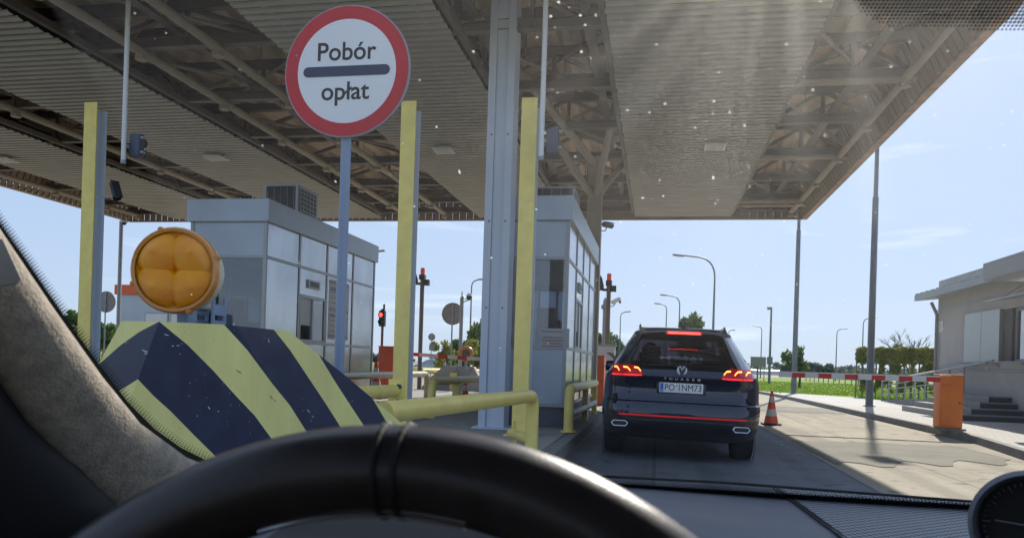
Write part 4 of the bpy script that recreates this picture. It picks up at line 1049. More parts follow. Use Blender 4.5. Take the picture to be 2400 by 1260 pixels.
b.box(p1.x - .8, p1.x + .5, 95.3, 95.5, p1.z - .4, p1.z - .35); b.build('ladder', 'lamp_pole', t)

# ================================================================ BUILDING on the right
bx, by1, by0 = 8.95, 27.2, 11.5
t = thing('service_building', 'low grey rendered service building with sloping sheet roof and shutters', 'building', (12, 20, .1))
wy1, wy0 = None, None
pa, pb_ = atX(2265, 756, bx), atX(2347, 748, bx)     # shutter
pc_, pd_ = atX(2368, 745, bx), atX(2400, 745, bx)
zs0, zs1 = 1.62, 3.02
b = MB(); X2 = 20
opn = (pd_.y - 1.6, pa.y)       # window opening along Y
b.box(bx, bx + .3, by0, opn[0], .1, 4.3); b.box(bx, bx + .3, opn[1], by1, .1, 4.3)
b.box(bx, bx + .3, opn[0], opn[1], .1, zs0); b.box(bx, bx + .3, opn[0], opn[1], zs1, 4.3)
b.box(bx + .3, X2, by1 - .3, by1, .1, 4.3); b.box(bx + .3, X2, by0, by0 + .3, .1, 4.3)
b.build('wall', 'plaster', t)
e0, e1 = atX(2157, 693, 8.3), atX(2400, 618, 8.3)
zr = 3.86
b = MB(); b.hexa([(8.3, by0 - .4, zr - .2), (X2, by0 - .4, zr + 1.1), (X2, by1 + .25, zr + 1.1), (8.3, by1 + .25, zr - .2), (8.3, by0 - .4, zr), (X2, by0 - .4, zr + 1.3), (X2, by1 + .25, zr + 1.3), (8.3, by1 + .25, zr)])
for i in range(34):
    yy = by0 + i * .48; b.hexa([(8.3, yy, zr), (X2, yy, zr + 1.3), (X2, yy + .04, zr + 1.3), (8.3, yy + .04, zr), (8.3, yy, zr + .04), (X2, yy, zr + 1.34), (X2, yy + .04, zr + 1.34), (8.3, yy + .04, zr + .04)])
b.build('roof', 'roof', t)
q = atY(2371, 596, 17.2)
b = MB(); b.box(q.x, q.x + 6, 10, 18.6, q.z - .38, q.z, bev=.02); b.build('upper_roof', 'roof', t)
b = MB(); b.box(q.x + .8, q.x + 6, 10.4, 18.2, 3.8, q.z - .38); b.build('upper_wall', 'plaster', t)
# ledge
b = MB(); b.box(bx - .03, bx + .0, by0, by1, 3.32, 3.37); b.build('ledge', 'roof', t)
b = MB(); b.tube([(bx - .07, by1 - .12, .15), (bx - .07, by1 - .12, 3.2), (bx - .25, by1 - .12, 3.6)], .05, 10); b.build('downpipe', 'galv', t, smooth=50)
q = atX(2208, 765, bx); b = MB(); b.box(bx - .03, bx - .002, q.y - .16, q.y + .16, q.z - .17, q.z + .17); nb = b.build('notice_board', 'white', t)
b = MB()
for i in range(4): b.box(bx - .034, bx - .031, q.y - .1, q.y + .1, q.z - .1 + i * .06, q.z - .085 + i * .06)
b.build('print', 'galv_dark', nb)
# window with shutters
mid = (pa.y + pb_.y) / 2
wf = MB(); wf.box(bx + .12, bx + .2, opn[0], pc_.y, zs0, zs0 + .08); wf.box(bx + .12, bx + .2, opn[0], pc_.y, zs1 - .08, zs1); wf.box(bx + .12, bx + .2, pc_.y - .1, pc_.y, zs0 + .081, zs1 - .081)
wo = wf.build('window', 'galv', t)
b = MB(); b.box(bx + .15, bx + .16, opn[0], pc_.y - .1, zs0 + .08, zs1 - .08); b.build('pane', 'glass_w', wo)
b = MB(); b.box(bx - .05, bx + .12, opn[0], pc_.y, zs0 - .05, zs0); b.build('sill', 'roof', wo)
b = MB(); b.box(bx - .045, bx - .01, pb_.y, mid - .012, zs0 - .02, zs1 + .03); b.box(bx - .045, bx - .01, mid + .012, pa.y, zs0 - .02, zs1 + .03); b.build('shutter', 'shutter', t)
b = MB(); b.box(bx + .05, bx + .3, pc_.y, pb_.y, zs0, zs1); b.build('window_reveal', 'stair_shade', t)
# glass awning
q = atX(2327, 716, 8.2)
b = MB(); b.hexa([(7.9, q.y - 3, 3.08), (bx - .04, q.y - 3, 3.22), (bx - .04, q.y, 3.22), (8.0, q.y, 3.08), (7.9, q.y - 3, 3.10), (bx - .04, q.y - 3, 3.24), (bx - .04, q.y, 3.24), (8.0, q.y, 3.10)]); aw = b.build('awning', 'shutter', t)
b = MB(); b.tube([(8.2, q.y - .3, 3.12), (bx, q.y - .3, 3.65)], .012, 6); b.tube([(8.2, q.y - 2, 3.12), (bx, q.y - 2, 3.65)], .012, 6); b.build('stay', 'galv', aw)
# stairs
stp = MB(); t = thing('entrance_stairs', 'four concrete steps with near faces coloured as shaded below the barrier cabinet', 'stairs', (8, 22, .12))
for i in range(4):
    x0, y0 = 7.42 + i * .33, 20.7 + i * .34; z0 = .12 + i * .15
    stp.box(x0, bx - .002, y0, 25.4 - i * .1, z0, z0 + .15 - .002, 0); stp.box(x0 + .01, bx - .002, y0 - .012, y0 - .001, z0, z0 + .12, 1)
stp.build('step', ['stairs', 'stair_shade'], t)
# ramp wall + railing
t = thing('ramp_railing', 'grey tubular railing with slanting handrail beside the ramp', 'railing', (8, 28, .12))
r0 = atZ(2066, 938, .12); r1 = Vector((8.45, 23.5, 0))
posts = 9
P_ = []
for i in range(posts):
    f = i / (posts - 1); x = r0.x + (r1.x - r0.x) * f; y = r0.y + (r1.y - r0.y) * f
    zt_ = .94 + .56 * f; zb_ = .12 + .48 * f
    P_.append((x, y, zb_, zt_)); b = MB(); b.tube([(x, y, zb_ - .05), (x, y, zt_)], .028, 8); b.build('post', 'galv', t)
b = MB(); b.tube([(x, y, z1) for x, y, z0, z1 in P_] + [(r1.x + .1, r1.y - 1.2, P_[-1][3] + .1)], .03, 10); b.build('handrail', 'galv', t)
b = MB()
for fr in (.3, .55, .78): b.tube([(x, y, z0 + (z1 - z0) * fr) for x, y, z0, z1 in P_], .014, 6)
b.build('rail_bar', 'galv', t)
b = MB()
for x, y, z0, z1 in P_: b.tube([(x, y, z1 - .02), (x + .1, y, z1 + .02), (x + .16, y, z1 + .05)], .012, 6)
b.tube([(x + .17, y, z1 + .06) for x, y, z0, z1 in P_] + [(r1.x + .27, r1.y - 1.2, P_[-1][3] + .16)], .026, 8); b.build('upper_handrail', 'galv', t)
b = MB(); b.hexa([(r0.x, r0.y, .1), (r1.x, r1.y, .1), (bx - .01, r1.y, .1), (r0.x + .8, r0.y, .1), (r0.x, r0.y, .14), (r1.x, r1.y, .62), (bx - .01, r1.y, .62), (r0.x + .8, r0.y, .14)]); b.build('ramp', 'kerb', t)
b = MB()
b.tube([(bx - .1, by0, 1.62), (bx - .1, 25, 1.62)], .02, 8); b.tube([(bx - .1, by0, 1.38), (bx - .1, 25, 1.38)], .02, 8)
for i in range(9):
    yy = by0 + .5 + i * 1.5; b.tube([(bx, yy, 1.5), (bx - .1, yy, 1.6)], .012, 6)
b.build('wall_handrail', 'galv', t)

# ================================================================ VEGETATION
def leaves(b, c, rad, n, s, m=0, seed=0, lump=.35):
    rnd = random.Random(seed); c = Vector(c); subs = [(Vector((rnd.gauss(0, .45), rnd.gauss(0, .45), rnd.uniform(-.6, .75))), rnd.uniform(.3, .55)) for _ in range(9)]
    for i in range(n):
        sc_, sr = rnd.choice(subs)
        v = Vector((rnd.gauss(0, 1), rnd.gauss(0, 1), rnd.gauss(0, 1))).normalized() * (rnd.random() ** .45) * sr + sc_
        p = c + Vector((v.x * rad[0], v.y * rad[1], v.z * rad[2]))
        a = Vector((rnd.gauss(0, 1), rnd.gauss(0, 1), rnd.gauss(0, .6))).normalized(); d = a.orthogonal().normalized(); d = Matrix.Rotation(rnd.uniform(0, 6.28), 3, a) @ d; e = a.cross(d)
        k = s * rnd.uniform(.6, 1.4)
        b.poly([p + d * k, p + e * k * .6, p - d * k, p - e * k * .6], m)
def tree(x, y, h, rad, lab, n=900, s=.16, m='leaf', trunk=.1, group='trees and bushes in the distance', name='tree', z0=.05, cz=None, seed=None):
    seed = int(abs(x * 13 + y * 7)) if seed is None else seed
    t = thing(name, lab, 'tree' if name == 'tree' else 'bush', (x, y, z0), group=group)
    cz = cz if cz is not None else h - rad[2] * .85
    b = MB(); rnd = random.Random(seed)
    b.tube([(x, y, z0 - .05), (x + .05, y, cz * .6), (x, y, cz)], [trunk, trunk * .75, trunk * .4], 7)
    for i in range(6):
        a = rnd.uniform(0, 6.28); b.tube([(x, y, cz * .6 + i * .07 * h), (x + math.cos(a) * rad[0] * .6, y + math.sin(a) * rad[1] * .6, cz + rnd.uniform(-.1, .5) * rad[2])], [trunk * .4, trunk * .1], 5)
    b.build('trunk', 'bark', t)
    b = MB(); leaves(b, (x, y, cz), rad, n, s, 0, seed); b.build('crown', m, t, recalc=False)
    return t
def tp(px, py_top, y, wpx, lab, **kw):
    q = atY(px, py_top, y); dpt = y / ray(px, py_top).y; rx = wpx / 2 * dpt / FPX; h = q.z
    return tree(q.x, y, h, (rx, rx, kw.pop('rz', h * .42)), lab, **kw)
tp(1112, 752, 62, 66, 'leafy green tree under the bent lamp beside the thick column', n=2200, s=.2)
tp(1118, 800, 48, 90, 'yellow-green bush behind the small far amber lamp', n=1800, s=.14, m='leaf_y', name='bush')
tp(1048, 802, 55, 60, 'low loose bush behind the far sign pole', n=900, s=.15, m='leaf_y', name='bush')
tp(1078, 838, 50, 60, 'low dark bush beneath the yellow-green bush', n=800, s=.15, m='leaf', name='bush')
tp(1626, 757, 85, 74, 'wide green tree just above the car roof', n=2600, s=.3)
tp(1420, 776, 85, 34, 'dark tree behind the camera post', n=900, s=.26, m='leaf')
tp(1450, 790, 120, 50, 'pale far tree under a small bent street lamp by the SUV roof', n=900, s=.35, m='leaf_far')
tp(1398, 790, 70, 40, 'dark tree hidden behind the corner of the booth by the SUV', n=900, s=.26, m='leaf')
tp(1858, 822, 60, 52, 'loose young tree behind the farther dark mast', n=900, s=.13, m='leaf')
tp(1876, 812, 60, 26, 'tufted young tree peeking out beside the farther dark mast', n=260, s=.12, m='leaf')
tp(862, 822, 75, 14, 'dark tree peeking beside the sheet-metal booth wall', n=500, s=.2)
tp(235, 748, 60, 70, 'dark green tree behind the round sign back and the yellow post', n=1800, s=.2)
tp(165, 735, 60, 70, 'dark green tree behind the windscreen pillar', n=1500, s=.2)
tp(262, 800, 38, 70, 'yellow-green bush behind the striped nose', n=1200, s=.12, m='leaf_y', name='bush')
# distant tree line
b = MB(); rnd = random.Random(5)
x = -330
while x < 420:
    y = rnd.uniform(500, 620); r_ = rnd.uniform(6, 13); hh = rnd.uniform(3.5, 8)
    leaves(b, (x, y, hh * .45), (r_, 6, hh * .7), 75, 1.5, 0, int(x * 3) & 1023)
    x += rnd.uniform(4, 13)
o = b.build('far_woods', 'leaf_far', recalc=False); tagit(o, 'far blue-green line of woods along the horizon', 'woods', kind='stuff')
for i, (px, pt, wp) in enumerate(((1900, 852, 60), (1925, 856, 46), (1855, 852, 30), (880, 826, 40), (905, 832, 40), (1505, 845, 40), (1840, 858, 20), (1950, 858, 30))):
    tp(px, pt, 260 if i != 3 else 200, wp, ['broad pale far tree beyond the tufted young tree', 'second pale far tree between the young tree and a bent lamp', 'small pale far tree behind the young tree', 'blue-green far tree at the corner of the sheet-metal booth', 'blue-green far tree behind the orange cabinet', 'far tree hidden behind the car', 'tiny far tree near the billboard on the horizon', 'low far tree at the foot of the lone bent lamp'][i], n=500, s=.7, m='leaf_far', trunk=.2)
# hedge on trellis at right
h0, h1 = atY(2006, 900, 40.0), atY(2190, 900, 36.5)
t = thing('hedge', 'tall climbing hedge on a trellis beside the grey building', 'hedge', (h0.x, 39, .1))
b = MB(); rnd = random.Random(8); n_ = 13000
zt_ = 2.45
for i in range(n_):
    f = rnd.random(); dense = rnd.random() ** .7
    z = .35 + (zt_ - .35) * (dense if rnd.random() < .75 else rnd.random())
    z += .18 * noise.noise(Vector((f * 9, z, 3)))
    P = h0.lerp(h1, f); p = Vector((P.x, P.y + rnd.uniform(-.3, .3), z)); 
    if z < 1.75 and noise.noise(Vector((f * 16, z * 1.6, 0))) > -.06: continue
    a = Vector((rnd.gauss(0, 1), rnd.gauss(0, 1), rnd.gauss(0, 1))).normalized(); d = a.orthogonal().normalized(); e = a.cross(d); k = rnd.uniform(.045, .1)
    b.poly([p + d * k, p + e * k * .7, p - d * k, p - e * k * .7], 0 if z < 1.5 or rnd.random() < .35 else 1)
b.build('foliage', ['leaf_h', 'leaf_y'], t, recalc=False)
b = MB()
for i in range(12):
    P = h0.lerp(h1, i / 11); b.tube([(P.x, P.y, .1), (P.x, P.y, 2.3)], .035, 6)
for zz in (.8, 1.5, 2.2): b.tube([(h0.x, h0.y, zz), (h1.x, h1.y, zz)], .015, 5)
b.build('trellis', 'lamp_pole', t)
# bare trees
def bare(px, ptop, y, lab, spread, seed=1, lean=0):
    q = atY(px, ptop, y); x, h = q.x, q.z; rnd = random.Random(seed)
    t = thing('bare_tree', lab, 'tree', (x, y, .1), group='bare trees above the hedge')
    b = MB(); tw = MB()
    def grow(p, d, L, r, k):
        e = p + d * L; b.tube([p, p.lerp(e, .5) + Vector((rnd.uniform(-.04, .04), 0, .02)), e], [r, r * .85, r * .65], 5)
        if k == 0: return
        for i in range(3 if k > 1 else 4):
            a = rnd.uniform(0, 6.28); nd = (d + Vector((math.cos(a), math.sin(a), .25)) * spread).normalized()
            grow(p.lerp(e, rnd.uniform(.55, 1)), nd, L * rnd.uniform(.55, .8), r * .6, k - 1)
    grow(Vector((x, y, .1)), Vector((lean, 0, 1)).normalized(), h * .42, .07, 5)
    b.build('trunk', 'bark', t); tw.b.free()
bare(2140, 768, 43, 'bare leafless tree rising above the hedge', .55, 4)
tp(2105, 802, 43, 20, 'small tufted tree above the hedge beside the bare one', n=160, s=.09, m='leaf', trunk=.04)
# far low guard rail and greenhouse strip
p0, p1 = atY(1890, 866, 110), atY(2030, 868, 80)
t = thing('crash_barrier', 'low steel crash barrier between the field and the road', 'crash barrier', (p0.x, 100, 0))
b = MB(); b.beam((p0.x, 110, .75), (p1.x, 80, .75), .06, .3); b.build('rail', 'galv', t)
b = MB()
for i in range(12):
    P = Vector((p0.x, 110, 0)).lerp(Vector((p1.x, 80, 0)), i / 11); b.box(P.x - .05, P.x + .05, P.y, P.y + .1, .05, .7)
b.build('post', 'galv', t)
p0, p1 = atY(1745, 862, 330), atY(1840, 862, 330)
t = thing('greenhouse', 'long low pale shed on the horizon behind the boom', 'shed', (p0.x, 330, 0))
b = MB(); b.box(p0.x - 30, p1.x, 330, 345, 0, 1.7); b.build('wall', 'white', t)
b = MB(); b.prism([(p0.x - 30, 329.5, 1.7), (p0.x - 30, 345.5, 1.7), (p0.x - 30, 337, 2.3)], (p1.x - p0.x + 30, 0, 0)); b.build('roof', 'shutter', t)

# ================================================================ VEHICLES
M['car_navy'] = mat('navy_metallic_paint', (0.005, 0.008, 0.032), 0.10, metal=.35, var=.06, coat=1.0)
M['car_dark'] = mat('dark_lower_trim', (0.016, 0.017, 0.022), 0.38, var=.15, coat=.3)
M['car_silver'] = mat('silver_blue_paint', (0.30, 0.34, 0.40), 0.3, metal=.5, var=.05, coat=1.0)
M['car_glass'] = glass('privacy_glass', (0.20, 0.19, 0.23), .10)
M['seat'] = mat('dark_seat', (0.02, 0.018, 0.024), .8, var=.2)
M['chrome'] = mat('chrome', (0.75, 0.77, 0.80), .12, metal=1, var=0)
M['lens_red'] = mat('red_lens', (0.5, 0.010, 0.015), .15, var=.2, coat=1, emit=(1, .02, .02), es=.04)
M['red_line'] = emit('glowing_reflector', (.8, .03, .04), .12)  # reflector, no lamp: its lit look comes from a faint emission
def interp(tab, z, k):
    for a, c in zip(tab, tab[1:]):
        if z <= c[0]: f = (z - a[0]) / (c[0] - a[0]); return a[k] + (c[k] - a[k]) * max(0, f)
    return tab[-1][k]
# (z, half width, rear y, front y)
SUV = [(.27, .86, .16, 4.62), (.32, .93, .07, 4.75), (.42, .965, .02, 4.84), (.56, .985, 0, 4.87), (.68, .99, .0, 4.88), (.735, .99, .03, 4.87), (.75, .985, .085, 4.86),
       (.80, .982, .115, 4.84), (.90, .98, .13, 4.78), (.985, .975, .12, 4.6), (1.03, .965, .085, 4.4), (1.06, .955, .075, 4.2), (1.10, .935, .09, 3.95), (1.15, .905, .13, 3.62), (1.19, .88, .175, 3.45),
       (1.30, .82, .26, 3.18), (1.42, .755, .355, 2.92), (1.52, .70, .44, 2.68), (1.60, .655, .51, 2.45), (1.625, .635, .47, 2.36), (1.65, .615, .42, 2.25), (1.685, .57, .46, 2.05), (1.705, .50, .60, 1.85)]
def surf(tab, z, x):     # rear surface y at (x, z)
    w_, r_ = interp(tab, z, 1), interp(tab, z, 2)
    q = min(1, abs(x) / w_); return r_ + .05 * q * q + .30 * max(0, q - .72) ** 1.6 / (.28 ** 1.6) 
def make_car(tab, wheelbase, rear_ax, wr, paint, name, label, loc, rotz, detail=True, rolly=0, group=None, glassm='car_glass'):
    t = thing(name, label, 'car', loc, rotz, group)
    NR, NS = 26, 34
    rows = []
    zs = [r[0] for r in tab]
    for (z, w_, r_, f_) in tab:
        pts = []
        for i in range(NR + 1):
            u = -1 + 2 * i / NR; x = w_ * math.sin(u * math.pi / 2) if False else w_ * u; pts.append((x, surf(tab, z, x), z))
        y0 = pts[-1][1]; fc = .45
        for i in range(1, NS): pts.append((w_ * (1 - .012 * math.sin(math.pi * i / NS)), y0 + (f_ - fc - y0) * i / NS, z))
        for i in range(NR + 1):
            u = 1 - 2 * i / NR; q = abs(u); pts.append((w_ * u, f_ - fc * (max(0, q - .3) / .7) ** 2.6, z))
        y1 = f_ - fc
        for i in range(1, NS): pts.append((-w_ * (1 - .012 * math.sin(math.pi * i / NS)), y1 + (y0 - y1) * i / NS, z))
        rows.append(pts)
    n = len(rows[0])
    body, gls = MB(), MB()
    vb, vg = {}, {}
    def V(mb, d, i, j):
        if (i, j) not in d: d[i, j] = mb.b.verts.new(rows[i][j])
        return d[i, j]
    belt = 1.15 if tab is SUV else .93; top = 1.60 if tab is SUV else 1.36
    for i in range(len(rows) - 1):
        zm = (zs[i] + zs[i + 1]) / 2
        for j in range(n):
            k = (j + 1) % n; isg = False
            if belt < zm < top:
                if j < NR: isg = 2 <= j <= NR - 3
                elif j < NR + NS: s_ = j - NR; isg = s_ in range(2, NS - 3) and s_ not in (8, 17, 18)
                elif j < 2 * NR + NS: s_ = j - NR - NS; isg = 2 <= s_ <= NR - 3
                else: s_ = NS - 1 - (j - 2 * NR - NS); isg = s_ in range(2, NS - 3) and s_ not in (8, 17, 18)
            mb, d = (gls, vg) if isg else (body, vb)
            mb._f([V(mb, d, i, j), V(mb, d, i, k), V(mb, d, i + 1, k), V(mb, d, i + 1, j)], 1 if (zs[i + 1] <= .57 and tab is SUV and not isg) else 0)
    cz = zs[-1] + .02
    # roof cap
    L = len(rows) - 1; c = body.b.verts.new((0, (rows[L][0][1] + tab[-1][3]) / 2, cz))
    mid = [((V(body, vb, L, j).co + c.co) / 2) for j in range(n)]; mv = [body.b.verts.new((p.x, p.y, cz - .004)) for p in mid]
    for j in range(n):
        k = (j + 1) % n
        body._f([vb[L, j], vb[L, k], mv[k], mv[j]], 0); body._f([mv[j], mv[k], c], 0)
    body._f([V(body, vb, 0, j) for j in range(n)][::-1], 1)
    def place(mb, nm, m, par=None, smooth=35): return mb.build(nm, m, par or t, smooth=smooth, local=True)
    bo = place(body, 'body', [paint, 'car_dark'])
    place(gls, 'glass', glassm)
    # wheels
    hw = interp(tab, .5, 1)
    for yy in (rear_ax, rear_ax + wheelbase):
        for s_ in (-1, 1):
            xo = s_ * (hw - .005); b = MB(); b.lathe([(wr * .62, -.27), (wr * .94, -.265), (wr, -.22), (wr, -.05), (wr * .94, -.005), (wr * .64, .004), (wr * .62, -.02)], (xo, yy, wr), (s_, 0, 0), 36)
            wo = place(b, 'wheel', 'rubber')
            b = MB(); b.lathe([(wr * .64, .002), (wr * .60, -.03), (wr * .2, -.035), (0, -.02)], (xo, yy, wr), (s_, 0, 0), 30); b.lathe([(wr * .6, -.24), (0, -.24)], (xo, yy, wr), (s_, 0, 0), 20); place(b, 'rim', 'galv', wo)
            b = MB(); b.lathe([(wr + .055, .004), (wr + .03, .012), (wr + .001, .006)], (xo, yy, wr), (s_, 0, 0), 36); place(b, 'arch_trim', 'car_dark')
    return t, place
def car_patch(tab, xs, zlo, zhi, off, nz_=5, side=1):
    b = MB(); G = []
    for i, x in enumerate(xs):
        a, c = zlo[i], zhi[i]; G.append([b.b.verts.new((x, surf(tab, a + (c - a) * j / nz_, x) - off, a + (c - a) * j / nz_)) for j in range(nz_ + 1)])
    for i in range(len(xs) - 1):
        for j in range(nz_): b._f([G[i][j], G[i + 1][j], G[i + 1][j + 1], G[i][j + 1]], 0)
    return b
CB = atY(1591, 975, 9.95)
CX0 = CB.x
suv, pl = make_car(SUV, 2.90, .98, .375, 'car_navy', 'suv', 'dark blue SUV waiting at a toll booth with brake lights lit', (CX0, 9.72, 0), 0)
def solid_patch(xs, zl, zh, off, m, nm, par=None, nz_=4, smooth=35):
    b = car_patch(SUV, xs, zl, zh, off, nz_)
    bmesh.ops.solidify(b.b, geom=b.b.faces[:], thickness=-.012 if True else .012)
    return pl(b, nm, m, par, smooth)
def lin(a, c, n): return [a + (c - a) * i / n for i in range(n + 1)]
for s_ in (-1, 1):
    # tail lamp clusters
    xs = [s_ * v for v in lin(.475, .88, 12)]; zl, zh = [], []
    for v in lin(.475, .88, 12):
        f = (v - .475) / .405; zh.append(1.085 + .115 * min(1, f / .30)); zl.append(1.08 - .03 * min(1, f / .2))
    tl = solid_patch(xs, zl, zh, .010, 'lens_red', 'tail_lamp')
    b = MB()
    for k_, (xc, wd) in enumerate(((.55, .085), (.685, .095), (.82, .075))):
        for (a0, a1, z0, z1) in ((xc + wd / 2, xc - wd * .08, 1.165, 1.160), (xc - wd * .08, xc - wd / 2, 1.160, 1.118)):
            for q_ in range(4):
                u0, u1 = q_ / 4, (q_ + 1) / 4; xa, xb = a0 + (a1 - a0) * u0, a0 + (a1 - a0) * u1; za, zb_ = z0 + (z1 - z0) * u0 * 1, z0 + (z1 - z0) * u1
                vs = []
                for (x, z) in ((xa, za - .009), (xb, zb_ - .009), (xb, zb_ + .010), (xa, za + .010)):
                    vs.append((s_ * x, surf(SUV, z, x) - .018, z))
                b.poly(vs)
    pl(b, 'led_element', 'led_tail', tl)
    b = MB()
    for (x0, x1) in ((.49, .73), (.745, .875)):
        n_ = 6
        for q_ in range(n_):
            xa, xb = x0 + (x1 - x0) * q_ / n_, x0 + (x1 - x0) * (q_ + 1) / n_
            b.poly([(s_ * x, surf(SUV, z, x) - .016, z) for x, z in ((xa, 1.062), (xb, 1.062), (xb, 1.074), (xa, 1.074))])
    pl(b, 'light_strip', 'led_tail2', tl)
    # exhaust trims
    xc = s_ * .74; yy = surf(SUV, .455, xc) - .03
    ring = [(-.10, .0), (-.075, .03), (.075, .03), (.10, 0), (.075, -.033), (-.075, -.033)]
    b = MB(); b.tube([(xc + a, yy, .455 + c) for a, c in ring] + [(xc - .10, yy, .455), (xc - .075, yy, .485)], .0085, 6); ex_ = pl(b, 'exhaust_trim', 'chrome')
    b = MB(); b.poly([(xc + a, yy + .002, .455 + c) for a, c in ring]); pl(b, 'exhaust_opening', 'black', ex_, None)
    # roof rails
    b = MB(); b.tube([(s_ * .56, .95, 1.70), (s_ * .56, 1.0, 1.745), (s_ * .57, 2.2, 1.75), (s_ * .58, 2.3, 1.70)], .016, 8); pl(b, 'roof_rail', 'chrome')
    # mirrors
    b = MB(); b.lathe([(0, -.12), (.07, -.1), (.095, 0), (.08, .1), (0, .13)], (s_ * 1.03, 3.0, 1.17), (s_, .1, .05), 14); b.tube([(s_ * .86, 3.05, 1.12), (s_ * 1.0, 3.0, 1.13)], .03, 8); mo = pl(b, 'door_mirror', 'car_navy')
# red reflector line, tailgate crease, spoiler lip, bumper insert
xs = lin(-.76, .80, 30); solid_patch(xs, [.575 - .012] * 31, [.575 + .008] * 31, .006, 'red_line', 'reflector_line', nz_=1)
xs = lin(-.93, .93, 40); solid_patch(xs, [.738] * 41, [.752] * 41, .002, 'car_dark', 'tailgate_seam', nz_=1)
solid_patch(xs, [.60] * 41, [.612] * 41, .004, 'chrome', 'bumper_strip', nz_=1) if False else None
xs = lin(-.62, .62, 24); solid_patch(xs, [.34 + .03 * (abs(x) / .62) ** 2 for x in xs], [.50 - .02 * (x / .62) ** 2 for x in xs], .004, 'car_dark', 'diffuser')
solid_patch(lin(-.66, .66, 24), [.515] * 25, [.522] * 25, .006, 'chrome', 'diffuser_trim', nz_=1)
# gloss black band with lettering
xs = lin(-.56, .56, 20); solid_patch(xs, [1.012] * 21, [1.068] * 21, .004, 'car_dark', 'tailgate_band')
# roof spoiler with third brake light
b = MB(); xs = lin(-.56, .56, 16)
V0 = [[b.b.verts.new(q_) for q_ in ((x, .33 + .10 * (x / .56) ** 2, 1.635 - .03 * (x / .56) ** 2), (x, .33 + .10 * (x / .56) ** 2, 1.665 - .03 * (x / .56) ** 2), (x, .72, 1.705), (x, .60, 1.625))] for x in xs]
for i in range(16):
    for j in range(4): b._f([V0[i][j], V0[i + 1][j], V0[i + 1][(j + 1) % 4], V0[i][(j + 1) % 4]])
b._f(V0[0]); b._f(V0[-1][::-1])
sp = pl(b, 'roof_spoiler', 'car_navy')
b = MB(); b.box(-.19, .21, .318, .332, 1.615, 1.637, bev=.003); bl_ = pl(b, 'brake_light', 'led_red', sp)
b = MB(); b.box(-.215, .235, .326, .345, 1.604, 1.648, bev=.003); pl(b, 'brake_light_lens', 'lens_red', sp)
b = MB(); b.lathe([(0, 0), (.05, 0), (.035, .03), (0, .035)], (.02, .75, 1.71), n=12); b.tube([(.02, .75, 1.74), (.02, .78, 1.81), (.05, .82, 1.835)], .012, 6); pl(b, 'aerial', 'black')
# plate
yp = surf(SUV, .92, 0)
b = MB(); b.box(-.268, .268, yp - .016, yp - .004, .868, .99, bev=.004); npl = pl(b, 'number_plate', mat('plate_white', (.80, .81, .82), .35, var=.03))
b = MB(); b.box(-.258, -.218, yp - .0175, yp - .0165, .876, .982); pl(b, 'euro_band', mat('euro_blue', (.03, .12, .5), .4, var=0), npl)
b = MB(); b.box(-.30, .30, yp - .004, yp + .02, .85, 1.005, bev=.006); pl(b, 'plate_recess', 'car_dark')
text('plate_text', 'PO 1NM73', .112, (CX0 + .022, 9.72 + yp - .018, .929), (1, 0, 0), (0, 0, 1), 'sign_black', npl, ext=.001, sx=.88, bold=0)
b = MB(); b.prism([(-.070, yp - .0185, .948), (-.046, yp - .0185, .968), (-.046, yp - .0185, .958), (-.066, yp - .0185, .940)], (0, .001, 0)); pl(b, 'plate_text', 'sign_black', npl, None)
text('country_letter', 'PL', .026, (CX0 - .238, 9.72 + yp - .0180, .893), (1, 0, 0), (0, 0, 1), 'white_foil', npl, ext=.0006)
ye = surf(SUV, 1.04, 0)
word = 'TOUAREG'
for i, ch in enumerate(word):
    text('model_letter', ch, .042, (CX0 - .20 + i * .068, 9.72 + ye - .030, 1.038), (1, 0, 0), (0, 0, 1), 'chrome', suv, ext=.003, sx=1.35, bold=.001)
# round emblem
ec = Vector((0, surf(SUV, 1.15, 0) - .030, 1.150))
b = MB(); b.lathe([(.052, .0), (.062, .006), (.062, -.02), (.050, -.02), (.052, 0)], ec, (0, -1, .25), 32)
def emb(pts, r_=.006): b.tube([ec + Vector((x * .062, -.004 + z * .062 * .25, z * .062)) for x, z in pts], r_, 6)
emb([(-.40, .82), (0, .02), (.40, .82)], .0062); emb([(-.82, .42), (-.42, -.72), (0, .05), (.42, -.72), (.82, .42)], .0062)
em = pl(b, 'badge', 'chrome')
b = MB(); b.lathe([(0, -.004), (.054, -.004)], ec, (0, -1, .25), 24); pl(b, 'badge_field', 'navy', em)
# wiper
b = MB(); b.tube([(0, surf(SUV, 1.2, 0) - .03, 1.2), (-.2, surf(SUV, 1.21, .2) - .025, 1.21), (-.42, surf(SUV, 1.20, .42) - .02, 1.2)], .010, 6); pl(b, 'rear_wiper', 'black')
